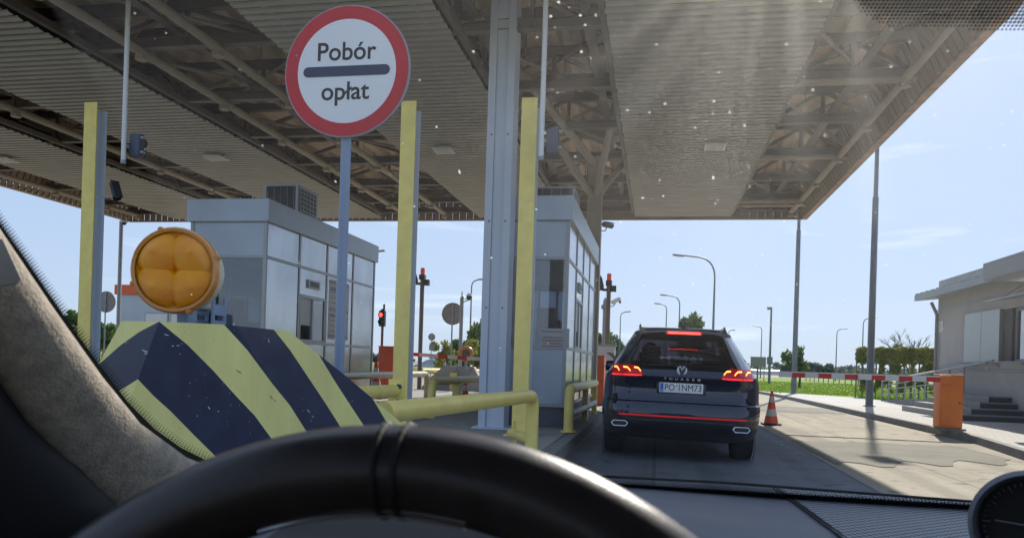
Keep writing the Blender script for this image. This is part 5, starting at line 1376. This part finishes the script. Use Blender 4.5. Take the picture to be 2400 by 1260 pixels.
# seats and head restraints, parcel shelf
b = MB()
b.box(-.72, .72, 1.15, 1.25, .7, 1.22, bev=.04)
for x in (-.42, 0, .42): b.box(x - .14, x + .14, 1.14, 1.24, 1.24, 1.38 if x else 1.33, bev=.04)
pl(b, 'rear_seat', 'seat')
for x in (-.40, .40):
    b = MB(); b.box(x - .25, x + .25, 2.02, 2.16, .6, 1.26, bev=.05); b.box(x - .14, x + .14, 2.02, 2.12, 1.28, 1.50, bev=.05); pl(b, 'front_seat', 'seat')
b = MB(); b.box(-.78, .78, .35, 1.1, 1.10, 1.13); b.box(-.8, .8, 3.1, 3.6, 1.05, 1.15, bev=.03); pl(b, 'parcel_shelf', 'seat')
b = MB(); b.box(-.12, .12, 2.72, 2.76, 1.46, 1.53, bev=.012); pl(b, 'rear_view_mirror', 'seat')
for s_ in (-1, 1):
    for (ya, yb, z0) in ((1.6, 1.7, 1.13), ):
        b = MB(); b.box(s_ * .93 - .006, s_ * .93 + .006, ya, yb + .1, 1.06, 1.08); pl(b, 'door_handle', 'chrome')
suv.rotation_euler = (0, R(.9), 0)

# silver hatchback far left
HB = [(.24, .78, .14, 3.95), (.30, .83, .05, 4.08), (.45, .865, 0, 4.15), (.62, .87, .0, 4.15), (.72, .87, .06, 4.1), (.86, .855, .12, 3.7), (.93, .83, .17, 3.2), (1.05, .77, .26, 2.95), (1.18, .70, .38, 2.7), (1.30, .64, .5, 2.45), (1.38, .58, .6, 2.2), (1.43, .50, .8, 1.9)]
q = atY(1000, 850, 74)
hb, plh = make_car(HB, 2.55, .75, .31, 'car_silver', 'hatchback', 'small silver-blue hatchback parked far beyond the low yellow rails', (q.x + 1.9, 74, 0), R(60), glassm='glass_w')
for s_ in (-1, 1):
    b = MB(); b.box(s_ * .62 - .12, s_ * .62 + .12, 4.0, 4.06, .6, .74, bev=.03); plh(b, 'headlight', 'white')
    b = MB(); b.box(s_ * .92 - .08, s_ * .92 + .08, 2.7, 2.82, .93, 1.05, bev=.03); plh(b, 'door_mirror', 'car_silver')
b = MB(); b.box(-.3, .3, 4.12, 4.165, .4, .6, bev=.02); plh(b, 'grille', 'black')

# ================================================================ PEOPLE
M['skin'] = mat('skin', (0.36, 0.20, 0.14), .55, var=.08)
M['sleeve'] = mat('dark_clothing', (0.03, 0.035, 0.05), .85, var=.2)
M['shirt'] = mat('grey_uniform', (0.10, 0.12, 0.15), .85, var=.15)
M['hair'] = mat('dark_hair', (0.035, 0.022, 0.015), .6, var=.3)
def skinmesh(chains, lv=2):     # chains: list of (parent key, [(key, pos, radius)])
    vs, es, rs, idx = [], [], [], {}
    for par, items in chains:
        last = idx.get(par)
        for key, p, r in items:
            idx[key] = len(vs); vs.append(p); rs.append(r)
            if last is not None: es.append((last, idx[key]))
            last = idx[key]
    me = bpy.data.meshes.new('tmp'); me.from_pydata(vs, es, []); o = bpy.data.objects.new('tmp_skin', me); C.objects.link(o)
    o.modifiers.new('s', 'SKIN'); sv = me.skin_vertices[0].data
    for i, r in enumerate(rs): sv[i].radius = (r, r) if not isinstance(r, tuple) else r
    sv[0].use_root = True
    sb = o.modifiers.new('ss', 'SUBSURF'); sb.levels = lv; sb.render_levels = lv
    bpy.context.view_layer.update()
    m2 = bpy.data.meshes.new_from_object(o.evaluated_get(bpy.context.evaluated_depsgraph_get())); bpy.data.objects.remove(o)
    return m2
def person(name, label, hip, face, arms, m_cloth, hairm='hair', group=None):
    """seated figure; hip point, facing unit vector (xy), arms = list of 2 (elbow, wrist) absolute; one continuous skin with clothing material by height"""
    f = Vector((face[0], face[1], 0)).normalized(); s = Vector((f.y, -f.x, 0)); h = Vector(hip); U = Vector((0, 0, 1))
    t = thing(name, label, 'person', h)
    ch = [(None, [('hip', h, (.15, .12)), ('waist', h + U * .18, (.14, .10)), ('chest', h + U * .38 + f * .01, (.16, .11)), ('neckb', h + U * .52, (.075, .07)), ('neck', h + U * .60 + f * .01, .052), ('head', h + U * .70 + f * .03, (.074, .09)), ('crown', h + U * .80 + f * .02, (.066, .08))])]
    for sd_, (el, wr) in zip((1, -1), arms):
        sh = h + U * .47 + s * sd_ * .19; el = Vector(el); wr = Vector(wr); hd = (wr - el).normalized()
        k = str(sd_); lat = hd.cross(U).normalized() if abs(hd.z) < .95 else s
        ch.append(('chest', [('sh' + k, sh, .062), ('el' + k, el, .045), ('fa' + k, el.lerp(wr, .5), .042), ('wr' + k, wr, .027), ('pa' + k, wr + hd * .06, (.042, .022))]))
        for q_ in range(4):
            o_ = lat * (-.03 + .02 * q_); L = (.062, .075, .08, .066)[q_]
            ch.append(('pa' + k, [('f%s%d' % (k, q_), wr + hd * .085 + o_, .0105), ('g%s%d' % (k, q_), wr + hd * (.085 + L * .55) + o_ * 1.1 - U * .008, .009), ('e%s%d' % (k, q_), wr + hd * (.085 + L * .9) + o_ * 1.1 - U * .03, .0075)]))
        ch.append(('pa' + k, [('t%s' % k, wr + hd * .05 + lat * .045, .012), ('u%s' % k, wr + hd * .085 + lat * .068 - U * .01, .0095)]))
    for sd_ in (1, -1):
        ch.append(('hip', [('th%d' % sd_, h + s * sd_ * .10 + f * .08, .085), ('kn%d' % sd_, h + s * sd_ * .12 + f * .44 + U * .04, .058), ('an%d' % sd_, h + s * sd_ * .12 + f * .50 - U * .34, .038), ('to%d' % sd_, h + s * sd_ * .12 + f * .62 - U * .38, .036)]))
    me = skinmesh(ch); me.transform(rootmat(t).inverted()); me.materials.append(M['skin']); me.materials.append(M[m_cloth])
    b0 = h - t.location
    wrs = [Vector(a[1]) - t.location for a in arms]
    for p_ in me.polygons:
        p_.use_smooth = True
        c = p_.center; sk = c.z > .555 or min((c - (w_ + (w_ - (Vector(a[0]) - t.location)).normalized() * .03)).length for w_, a in zip(wrs, arms)) < .19
        p_.material_index = 0 if sk else 1
    o = bpy.data.objects.new('body', me); C.objects.link(o); o.parent = t
    b = MB(); hc = h + U * .745 + f * .005
    b.lathe([(0, .105), (.05, .095), (.085, .06), (.098, .01), (.09, -.05), (.07, -.09)], hc, (-f * .35 + U).normalized(), 18); b.build('hair', hairm, t, smooth=60)
    b = MB()
    fc = h + U * .73 + f * .125
    b.lathe([(.013, -.02), (.015, 0), (0, .022)], fc - U * .012, (f - U * .2).normalized(), 8)
    b.build('nose', 'skin', t, smooth=60)
    b = MB()
    for k in (-1, 1):
        b.lathe([(0, .008), (.011, .004), (.012, -.004)], fc + s * k * .032 + U * .012 - f * .012, f, 10)
    b.box(0, .001, 0, .001, 0, .001) if False else None
    b.build('eye', 'black', t)
    b = MB(); b.tube([fc - U * .052 + s * .026 - f * .016, fc - U * .055 - f * .008, fc - U * .052 - s * .026 - f * .016], .0055, 6); b.build('mouth', mat('lips', (.30, .10, .09), .5, var=0), t)
    b = MB()
    for k in (-1, 1): b.lathe([(0, .01), (.024, .006), (.028, -.006), (0, -.01)], h + U * .72 + s * k * .088 + f * .01, s * k, 10)
    b.build('ear', 'skin', t, smooth=60)
    return t
hx, hy = CX0 - .40, 9.72 + 2.35
hand = atY(1416, 833, hy + .40)
person('person', 'car driver in dark clothes reaching an arm out of the blue SUV towards the booth', (hx, hy, .72), (0.05, 1),
       [((hx + .28, hy + .25, .95), (hx + .20, hy + .50, 1.10)), ((CX0 - .86, hy + .17, 1.22), (hand.x + .14, hy + .36, hand.z))], 'sleeve')
pa_ = atY(1303, 765, 12.95)
person('person', 'booth attendant in grey uniform sitting behind the booth window', (pa_.x, 13.0, pa_.z - .72), (.12, -1),
       [((pa_.x - .24, 12.86, pa_.z - .44), (pa_.x - .14, 12.62, pa_.z - .38)), ((pa_.x + .22, 12.86, pa_.z - .44), (pa_.x + .10, 12.62, pa_.z - .38))], 'shirt')
t = thing('chair', 'dark office chair under the attendant in the booth', 'chair', (pa_.x, 13.0, .6))
zz = pa_.z - .85
b = MB(); b.box(pa_.x - .22, pa_.x + .22, 12.78, 13.22, zz - .06, zz, bev=.02); b.build('seat', 'seat', t)
b = MB(); b.box(pa_.x - .2, pa_.x + .2, 13.22, 13.27, zz + .1, zz + .6, bev=.02); b.build('backrest', 'seat', t)
b = MB(); b.tube([(pa_.x, 13, .6), (pa_.x, 13, zz - .05)], .03, 8)
for i in range(5): a = i * 1.257; b.tube([(pa_.x, 13, .68), (pa_.x + .25 * math.cos(a), 13 + .25 * math.sin(a), .63)], .02, 6)
b.build('stand', 'galv', t)

# ================================================================ THE CAR WE SIT IN
M['fabric'] = mat('pillar_fabric', (0.40, 0.34, 0.265), .95, var=.30, vs=70, bump=.25, bs=300)
M['dash'] = mat('grey_soft_dash', (0.14, 0.145, 0.165), .45, var=.12, vs=30, bump=.10, bs=500)
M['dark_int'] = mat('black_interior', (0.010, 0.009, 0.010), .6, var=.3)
M['leather'] = mat('black_leather', (0.040, 0.030, 0.029), .31, var=.2, vs=60, bump=.06, bs=900)
M['thread'] = mat('pale_thread', (.60, .52, .46), .6, var=.1)
M['frit'] = mat('black_frit', (.008, .008, .01), .5, var=0)
ego = thing('passenger_car', 'interior of the car the photo is taken from: wheel, dashboard and windscreen', 'car', (.3, 0, 0))
RK = R(34.7)
Wd = Vector((0, -math.cos(RK), math.sin(RK))); W0 = Vector((0, 1.10, .985)); Wn = Vector((0, -math.sin(RK), -math.cos(RK)))
def onglass(px, py, off=0):
    a = ray(px, py); P0 = W0 + Wn * off; return O + a * ((P0 - O).dot(Wn) / a.dot(Wn))
# windscreen: a closed slab of clear glass whose dust film scatters a little light
m = bpy.data.materials.new('dusty_windscreen'); m.use_nodes = True; tt = m.node_tree; n = tt.nodes; l = tt.links; n.remove(n['Principled BSDF'])
pv_ = n.new('ShaderNodeVolumePrincipled'); pv_.inputs['Color'].default_value = (.97, .96, .95, 1); pv_.inputs['Density'].default_value = 3.4; pv_.inputs['Anisotropy'].default_value = .78
l.new(pv_.outputs[0], n['Material Output'].inputs['Volume'])
M['windscreen'] = m
def W(x, s, off=0): return Vector((x, 0, 0)) + W0 + Wd * s + Wn * off
b = MB(); b.hexa([W(-.50, 0, -.006), W(1.12, 0, -.006), W(1.12, 0), W(-.50, 0), W(-.44, .80, -.006), W(1.06, .80, -.006), W(1.06, .80), W(-.44, .80)]); b.build('windscreen', 'windscreen', ego)
b = MB()
for (xa, ya, xb, yb, wa, wb) in ((1740, -60, 1560, 560, 26, 120), (1705, -60, 1610, 420, 9, 30), (1790, -60, 1700, 520, 14, 46), (1690, -60, 1330, 480, 20, 70), (1860, -60, 1880, 420, 22, 60), (1990, -60, 2050, 520, 18, 60), (1770, -60, 1500, 260, 8, 26), (1640, -60, 1130, 360, 12, 60), (1720, -60, 1640, 760, 40, 200), (1100, 370, 1690, 110, 4, 7), (1290, 300, 1500, 500, 90, 160)):
    dx, dy = xb - xa, yb - ya; L_ = math.hypot(dx, dy); nx, ny = -dy / L_, dx / L_
    q4 = [(xa - nx * wa, ya - ny * wa), (xa + nx * wa, ya + ny * wa), (xb + nx * wb, yb + ny * wb), (xb - nx * wb, yb - ny * wb)]
    b.prism([onglass(x_, y_, .001) for x_, y_ in q4], Wn * .0012)
    for k_, f_ in enumerate((.62, .3)):
        q4 = [(xa - nx * wa * f_, ya - ny * wa * f_), (xa + nx * wa * f_, ya + ny * wa * f_), (xb + nx * wb * f_, yb + ny * wb * f_), (xb - nx * wb * f_, yb - ny * wb * f_)]
        b.prism([onglass(x_, y_, .004 + .003 * k_) for x_, y_ in q4], Wn * .0012)
sm = b.build('glare_smear', 'windscreen', ego); sm['kind'] = 'stuff'  # smear wedges fanned out to shape the sun's glare streaks
rnd = random.Random(21); b = MB()
for i in range(560):
    # dust and dried drops, thickest where the wipers leave it right of centre
    if rnd.random() < .72: px, py = rnd.gauss(1640, 330), rnd.gauss(330, 330)
    else: px, py = rnd.uniform(0, 2400), rnd.uniform(0, 1120)
    if py > 1120: continue
    P = onglass(px, py, .002); k = rnd.random() ** 4; r_ = (.00016 + .00085 * k); u, v = Vector((1, 0, 0)), Wd
    st = 1 + (rnd.random() < .08) * rnd.uniform(.8, 2.2)
    b.poly([P + u * math.cos(q_ * math.pi / 3) * r_ + v * math.sin(q_ * math.pi / 3) * r_ * st for q_ in range(6)])
b.build('dust_speck', leafmat('dust', (.50, .49, .47), (.75, .74, .72), .8), ego, recalc=False)['kind'] = 'stuff'
# frit bands: dark edge with a dotted fade, along the left pillar and the bottom
def dots(b, pts):
    for p, r_ in pts:
        u, v = Vector((1, 0, 0)), Wd
        b.poly([p + u * math.cos(k * math.pi / 3) * r_ + v * math.sin(k * math.pi / 3) * r_ for k in range(6)])
PE = [(-130, 330), (-60, 440), (0, 528), (60, 612), (120, 700), (180, 785), (240, 868), (300, 945), (360, 1005), (420, 1048), (490, 1083), (560, 1105), (640, 1120), (760, 1126)]
def edge(k): i = min(len(PE) - 2, max(0, int(k))); f = k - i; return (PE[i][0] + (PE[i + 1][0] - PE[i][0]) * f, PE[i][1] + (PE[i + 1][1] - PE[i][1]) * f)
b = MB()
for i in range(len(PE) - 1):
    a, c = PE[i], PE[i + 1]
    P = [onglass(a[0] + 1, a[1] - 2, .004), onglass(c[0] + 1, c[1] - 2, .004), onglass(c[0] - 70, c[1] + 70, .004), onglass(a[0] - 70, a[1] + 70, .004)]; b.poly(P)
dl = []
for rw in range(5):
    k = 0.0
    while k < 12.9:
        x, y = edge(k); x0, y0 = edge(max(0, k - .1)); x1, y1 = edge(k + .1); dx, dy = x1 - x0, y1 - y0; L = math.hypot(dx, dy) or 1
        nx, ny = dy / L, -dx / L
        o_ = 1 + rw * 4.6
        P = onglass(x + nx * o_, y + ny * o_, .004); d_ = (P - O).length
        dl.append((P, (3.9 - rw * .62) * d_ / FPX)); k += 7.5 / max(1, math.hypot(edge(int(k) + 1)[0] - edge(int(k))[0], edge(int(k) + 1)[1] - edge(int(k))[1]))
dots(b, dl)
# bottom band
for i in range(60):
    x0_, x1_ = -.46 + i * .026, -.46 + (i + 1) * .026
    b.poly([W(x0_, 0, .003), W(x1_, 0, .003), W(x1_, .030, .003), W(x0_, .030, .003)])
for rw in range(3): dots(b, [(W(-.46 + i * .0045 + (rw % 2) * .00225, .032 + rw * .004, .003), .0019 - rw * .00045) for i in range(340)])
b.build('frit_band', 'frit', ego, recalc=False)
# dotted shade around the mirror mount
b = MB(); dl = []
def inside(px, py): return py < 62 + (px - 2060) * .055 - max(0, 2075 - px) ** 2 * .0072 and px > 1960
py = -40.0; r_i = 0
while py < 100:
    px = 1960.0 + (r_i % 2) * 5.0
    while px < 2520:
        lim = 60 + (px - 2060) * .045 - max(0, 2085 - px) ** 2 * .0068
        if py < lim:
            P = onglass(px, py, .004); e_ = min(1, max(.18, (lim - py) / 26)); dl.append((P, (1.9 + 1.5 * e_) * (P - O).length / FPX))
        px += 9.6
    py += 8.4; r_i += 1
dots(b, dl); b.build('mirror_frit', 'frit', ego, recalc=False)
# A-pillar trim: fabric-covered roll along the glass, dark roll added for the pillar's shaded side
def roll(PC, ws, dp, m, nm):
    b = MB(); rings = []; nseg = 22
    pts = [atD(e_[0], e_[1], d_) for e_, d_ in PC]
    for i, p in enumerate(pts):
        tdir = (pts[min(i + 1, len(pts) - 1)] - pts[max(i - 1, 0)]).normalized(); view = (O - p).normalized()
        sd_ = tdir.cross(view).normalized()
        if sd_.z < 0: sd_ = -sd_
        rings.append([b.b.verts.new(p + sd_ * ws[i] * math.copysign(abs(math.cos(a)) ** .8, math.cos(a)) + view * dp * math.copysign(abs(math.sin(a)) ** .9, math.sin(a))) for a in [2 * math.pi * k / nseg for k in range(nseg)]])
    for i in range(len(rings) - 1):
        for k in range(nseg): b._f([rings[i][k], rings[i][(k + 1) % nseg], rings[i + 1][(k + 1) % nseg], rings[i + 1][k]])
    b._f(rings[0]); b._f(rings[-1])
    return b.build(nm, m, ego, smooth=70)
roll([((-250, 360), .50), ((-96, 590), .56), ((24, 765), .62), ((146, 935), .68), ((246, 1060), .76), ((372, 1160), .86), ((520, 1225), .93), ((640, 1262), .97)], [.029, .031, .034, .037, .042, .050, .056, .056], .034, 'fabric', 'pillar_trim')
roll([((-520, 560), .50), ((-330, 790), .555), ((-200, 960), .60), ((-60, 1120), .66), ((70, 1260), .72), ((200, 1400), .80)], [.052, .060, .064, .066, .072, .085], .05, 'dark_int', 'pillar_shade_roll')
p = atD(0, 640, .50); rt = Matrix.Rotation(R(-33), 3, (O - p).normalized())
b = MB(); q0 = [atD(-60, 540, .505), atD(8, 560, .505), atD(52, 655, .51), atD(40, 668, .51), atD(-60, 675, .5)]; b.prism(q0, (O - p).normalized() * -.01); b.bev(b.b.verts[:], .002) ; b.build('pillar_badge', mat('pale_plastic', (.42, .40, .38), .5, var=.05), ego, smooth=40)
# dashboard
b = MB(); gx_, gy_ = 40, 14; V = {}
def dashz(x, y):
    z = .990 - .02 * ((1.08 - y) / .5) ** 2
    if x < .20: z += .012 * math.exp(-((x + .08) / .2) ** 2) * (1 if y < .9 else .4)
    return z
for i in range(gx_ + 1):
    for j in range(gy_ + 1):
        x = -.48 + 1.58 * i / gx_; y = 1.092 - .56 * j / gy_; V[i, j] = b.b.verts.new((x, y, dashz(x, y) - (.05 * ((j - 11) / 3) ** 2 if j > 11 else 0)))
for i in range(gx_):
    for j in range(gy_): b._f([V[i, j], V[i + 1, j], V[i + 1, j + 1], V[i, j + 1]])
dsh = b.build('dashboard', 'dash', ego, smooth=60)
def ond(px, py, off=.002):
    z = .975
    for _ in range(4):
        p = atZ(px, py, z); z = dashz(p.x, p.y) + off
    return atZ(px, py, z)
# seams on the dash
b = MB()
b.tube([ond(1180, 1102), ond(1450, 1117), ond(1700, 1130), ond(1990, 1152), ond(2300, 1176)], .0022, 6)
for o_ in (0, 9): b.tube([ond(1812 + o_, 1143), ond(1880 + o_, 1190), ond(1985 + o_, 1268)], .0014, 6)
b.build('seam', 'dark_int', dsh, smooth=60)
# woven speaker grille
m = mat('speaker_mesh', (.09, .095, .11), .5, var=0); tt = m.node_tree; n = tt.nodes; l = tt.links
g = n.new('ShaderNodeTexCoord'); mpn = n.new('ShaderNodeMapping'); mpn.inputs['Scale'].default_value = (240, 150, 1); mpn.inputs['Rotation'].default_value = (0, 0, R(18))
ck = n.new('ShaderNodeTexChecker'); ck.inputs['Scale'].default_value = .8; ck.inputs[1].default_value = (.30, .31, .34, 1); ck.inputs[2].default_value = (.02, .02, .03, 1)
l.new(g.outputs['Object'], mpn.inputs[0]); l.new(mpn.outputs[0], ck.inputs[0]); l.new(ck.outputs[0], n['Principled BSDF'].inputs['Base Color'])
b = MB(); P_ = [ond(1835, 1146), ond(2010, 1158), ond(2300, 1180), ond(2420, 1190), ond(2480, 1290), ond(2010, 1290)]
b.poly([p + Vector((0, 0, .0005)) for p in P_]); so_ = b.build('speaker_grille', m, dsh, recalc=False)
# dial pod
pc_ = atD(2420, 1232, .72); pax = (O - pc_); pax.z *= .6; pax.normalize()
b = MB(); Rp = .0465
b.lathe([(0, -.085), (Rp * .55, -.078), (Rp * .85, -.055), (Rp * 1.05, -.02), (Rp * 1.12, .01), (Rp * 1.10, .022), (Rp * 1.02, .026), (Rp * .98, .015), (Rp * .94, -.004), (0, -.004)], pc_, pax, 40); pod = b.build('dial_pod', 'dash', ego, smooth=50)
b = MB(); b.lathe([(0, 0), (Rp * .93, 0)], pc_ - pax * .0, pax, 32); b.build('dial_face', 'dark_int', pod)
sdv = Vector((0, 0, 1)).cross(pax).normalized(); upv = pax.cross(sdv)
b = MB()
for i in range(48):
    a = 2 * math.pi * i / 48; d0 = sdv * math.cos(a) + upv * math.sin(a); L = .80 if i % 4 else .72
    b.tube([pc_ + pax * .002 + d0 * Rp * L, pc_ + pax * .002 + d0 * Rp * .86], .0004, 4)
b.tube([pc_ + pax * .004, pc_ + pax * .004 + (-sdv * .8 + upv * .05) * Rp * .8], .0007, 5)
b.build('dial_mark', 'galv', pod)
b = MB(); b.tube([pc_ - Vector((0, 0, .03)), Vector((pc_.x, pc_.y + .01, .93))], .022, 12); b.build('pod_foot', 'dash', pod)
# steering wheel
TL = R(20)
Wc = atD(963, 999, .315); Rm = .181
wup = Vector((0, math.sin(TL), math.cos(TL))); wright = Vector((1, 0, 0)); wn = wright.cross(wup)
ctr = Wc - wup * (Rm + .0185)
b = MB(); nn_, mm_ = 96, 18; G = []
for i in range(nn_):
    a = 2 * math.pi * i / nn_; rd = wright * math.cos(a) + wup * math.sin(a)
    ring = []
    for k in range(mm_):
        q_ = 2 * math.pi * k / mm_; ring.append(b.b.verts.new(ctr + rd * (Rm + .0185 * math.cos(q_)) + wn * .0185 * math.sin(q_)))
    G.append(ring)
for i in range(nn_):
    for k in range(mm_): b._f([G[i][k], G[(i + 1) % nn_][k], G[(i + 1) % nn_][(k + 1) % mm_], G[i][(k + 1) % mm_]])
wh = b.build('steering_wheel', 'leather', ego, smooth=80)
b = MB()
for a0 in (R(92.2), R(89.6)):
    for k in (39, 0, 1, 2, 3, 38):
        q_ = 2 * math.pi * k / 40
        a = a0 + (R(.28) if k % 2 else -R(.28)) * .6; rd = wright * math.cos(a) + wup * math.sin(a); q2 = q_ + .11
        p0_ = ctr + rd * (Rm + .0188 * math.cos(q_)) + wn * .0188 * math.sin(q_); p1_ = ctr + rd * (Rm + .0188 * math.cos(q2)) + wn * .0188 * math.sin(q2)
        b.tube([p0_, p1_], .0009, 5)
b.build('stitching', 'thread', wh)
b = MB()
for a0 in (R(92.2), R(89.6)):
    rd = wright * math.cos(a0) + wup * math.sin(a0); b.tube([ctr + rd * (Rm + .0185 * math.cos(q_)) + wn * .0185 * math.sin(q_) for q_ in [2 * math.pi * k / 28 for k in range(29)]], .0014, 6)
b.build('seam', 'dark_int', wh)
b = MB()
b.tube([ctr + (wright * math.cos(R(a)) + wup * math.sin(R(a))) * (Rm - .0188) + wn * .004 for a in range(80, 112, 2)], .0011, 6); b.build('trim_sliver', 'chrome', wh)
b = MB(); b.lathe([(0, .03), (.05, .028), (.075, .015), (.08, -.01), (0, -.02)], ctr - wn * -.0, wn if wn.y < 0 else -wn, 28)
for a in (0, 180, 270):
    rd = wright * math.cos(R(a)) + wup * math.sin(R(a)); b.tube([ctr + rd * .06, ctr + rd * (Rm - .005)], [.022, .014], 10)
b.build('hub', 'dark_int', wh, smooth=50)
b = MB(); b.tube([ctr + wn * 0, Vector((ctr.x, .75, .72))], .035, 12); b.build('column', 'dark_int', wh)
# instrument binnacle, lower dash, doors, roof, floor, bonnet
b = MB(); b.hexa([(-.30, .60, .80), (.12, .60, .80), (.12, .80, .82), (-.30, .80, .82), (-.33, .585, 1.0), (.02, .585, 1.0), (.03, .80, 1.004), (-.35, .80, 1.004)]); b.build('binnacle', 'dark_int', ego)
b = MB(); b.hexa([(-.48, .52, .30), (1.10, .52, .30), (1.10, 1.09, .30), (-.48, 1.09, .30), (-.48, .56, .92), (1.10, .56, .92), (1.10, 1.09, .955), (-.48, 1.09, .955)]); b.build('lower_dashboard', 'dark_int', ego)
b = MB(); b.box(-.56, -.48, -1.6, 1.08, .25, .92, bev=.02); b.box(1.10, 1.18, -1.6, 1.08, .25, .92, bev=.02); b.build('door', 'dark_int', ego)
b = MB(); b.box(-.52, 1.14, -1.7, 1.08, .2, .249); b.box(-.52, 1.14, -1.75, -1.65, .25, 1.2); b.build('floor', 'dark_int', ego)
b = MB(); b.hexa([(-.44, W(0, .80).y, W(0, .80).z), (1.06, W(0, .80).y, W(0, .80).z), (1.02, -1.5, 1.42), (-.40, -1.5, 1.42), (-.44, W(0, .80).y, W(0, .80).z + .04), (1.06, W(0, .80).y, W(0, .80).z + .04), (1.02, -1.5, 1.46), (-.40, -1.5, 1.46)]); b.build('headliner', mat('headliner', (.25, .24, .22), .9, var=.1), ego)
for xx in (-.42, 1.03):
    b = MB(); b.box(xx - .04, xx + .04, -.38, -.25, .9, 1.44); b.build('door_pillar', 'dark_int', ego)
b = MB(); b.tube([W(1.10, -.01, .03), W(1.05, .82, .03)], .04, 10); b.build('pillar_trim', 'fabric', ego, smooth=60)
for xx in (-.1, .72):
    b = MB(); b.box(xx - .24, xx + .24, -.62, -.48, .5, 1.08, bev=.05); b.box(xx - .24, xx + .24, -.5, .0, .42, .54, bev=.04); b.box(xx - .13, xx + .13, -.62, -.52, 1.1, 1.28, bev=.04); b.build('seat', 'dark_int', ego)
b = MB(); V = {}
for i in range(17):
    for j in range(11):
        x = -.52 + 1.66 * i / 16; f = j / 10; y = 1.13 + 1.0 * f; u = (i - 8) / 8
        V[i, j] = b.b.verts.new((x, y, .925 - .03 * f - .11 * f ** 3 - .03 * u * u))
for i in range(16):
    for j in range(10): b._f([V[i, j], V[i + 1, j], V[i + 1, j + 1], V[i, j + 1]])
b.build('bonnet', 'car_silver', ego, smooth=60)
b = MB(); b.hexa([(-.52, 1.13, .25), (1.14, 1.13, .25), (1.14, 2.2, .25), (-.52, 2.2, .25), (-.50, 1.13, .88), (1.12, 1.13, .88), (1.12, 2.13, .75), (-.50, 2.13, .75)]); b.build('front_body', 'car_silver', ego)
for xx in (-.50, .92):
    b = MB(); b.lathe([(0, 0), (.31, 0), (.32, .03), (.32, .18), (.30, .21), (0, .21)], (xx, 1.75, .32), (1, 0, 0), 28); b.build('wheel', 'rubber', ego)
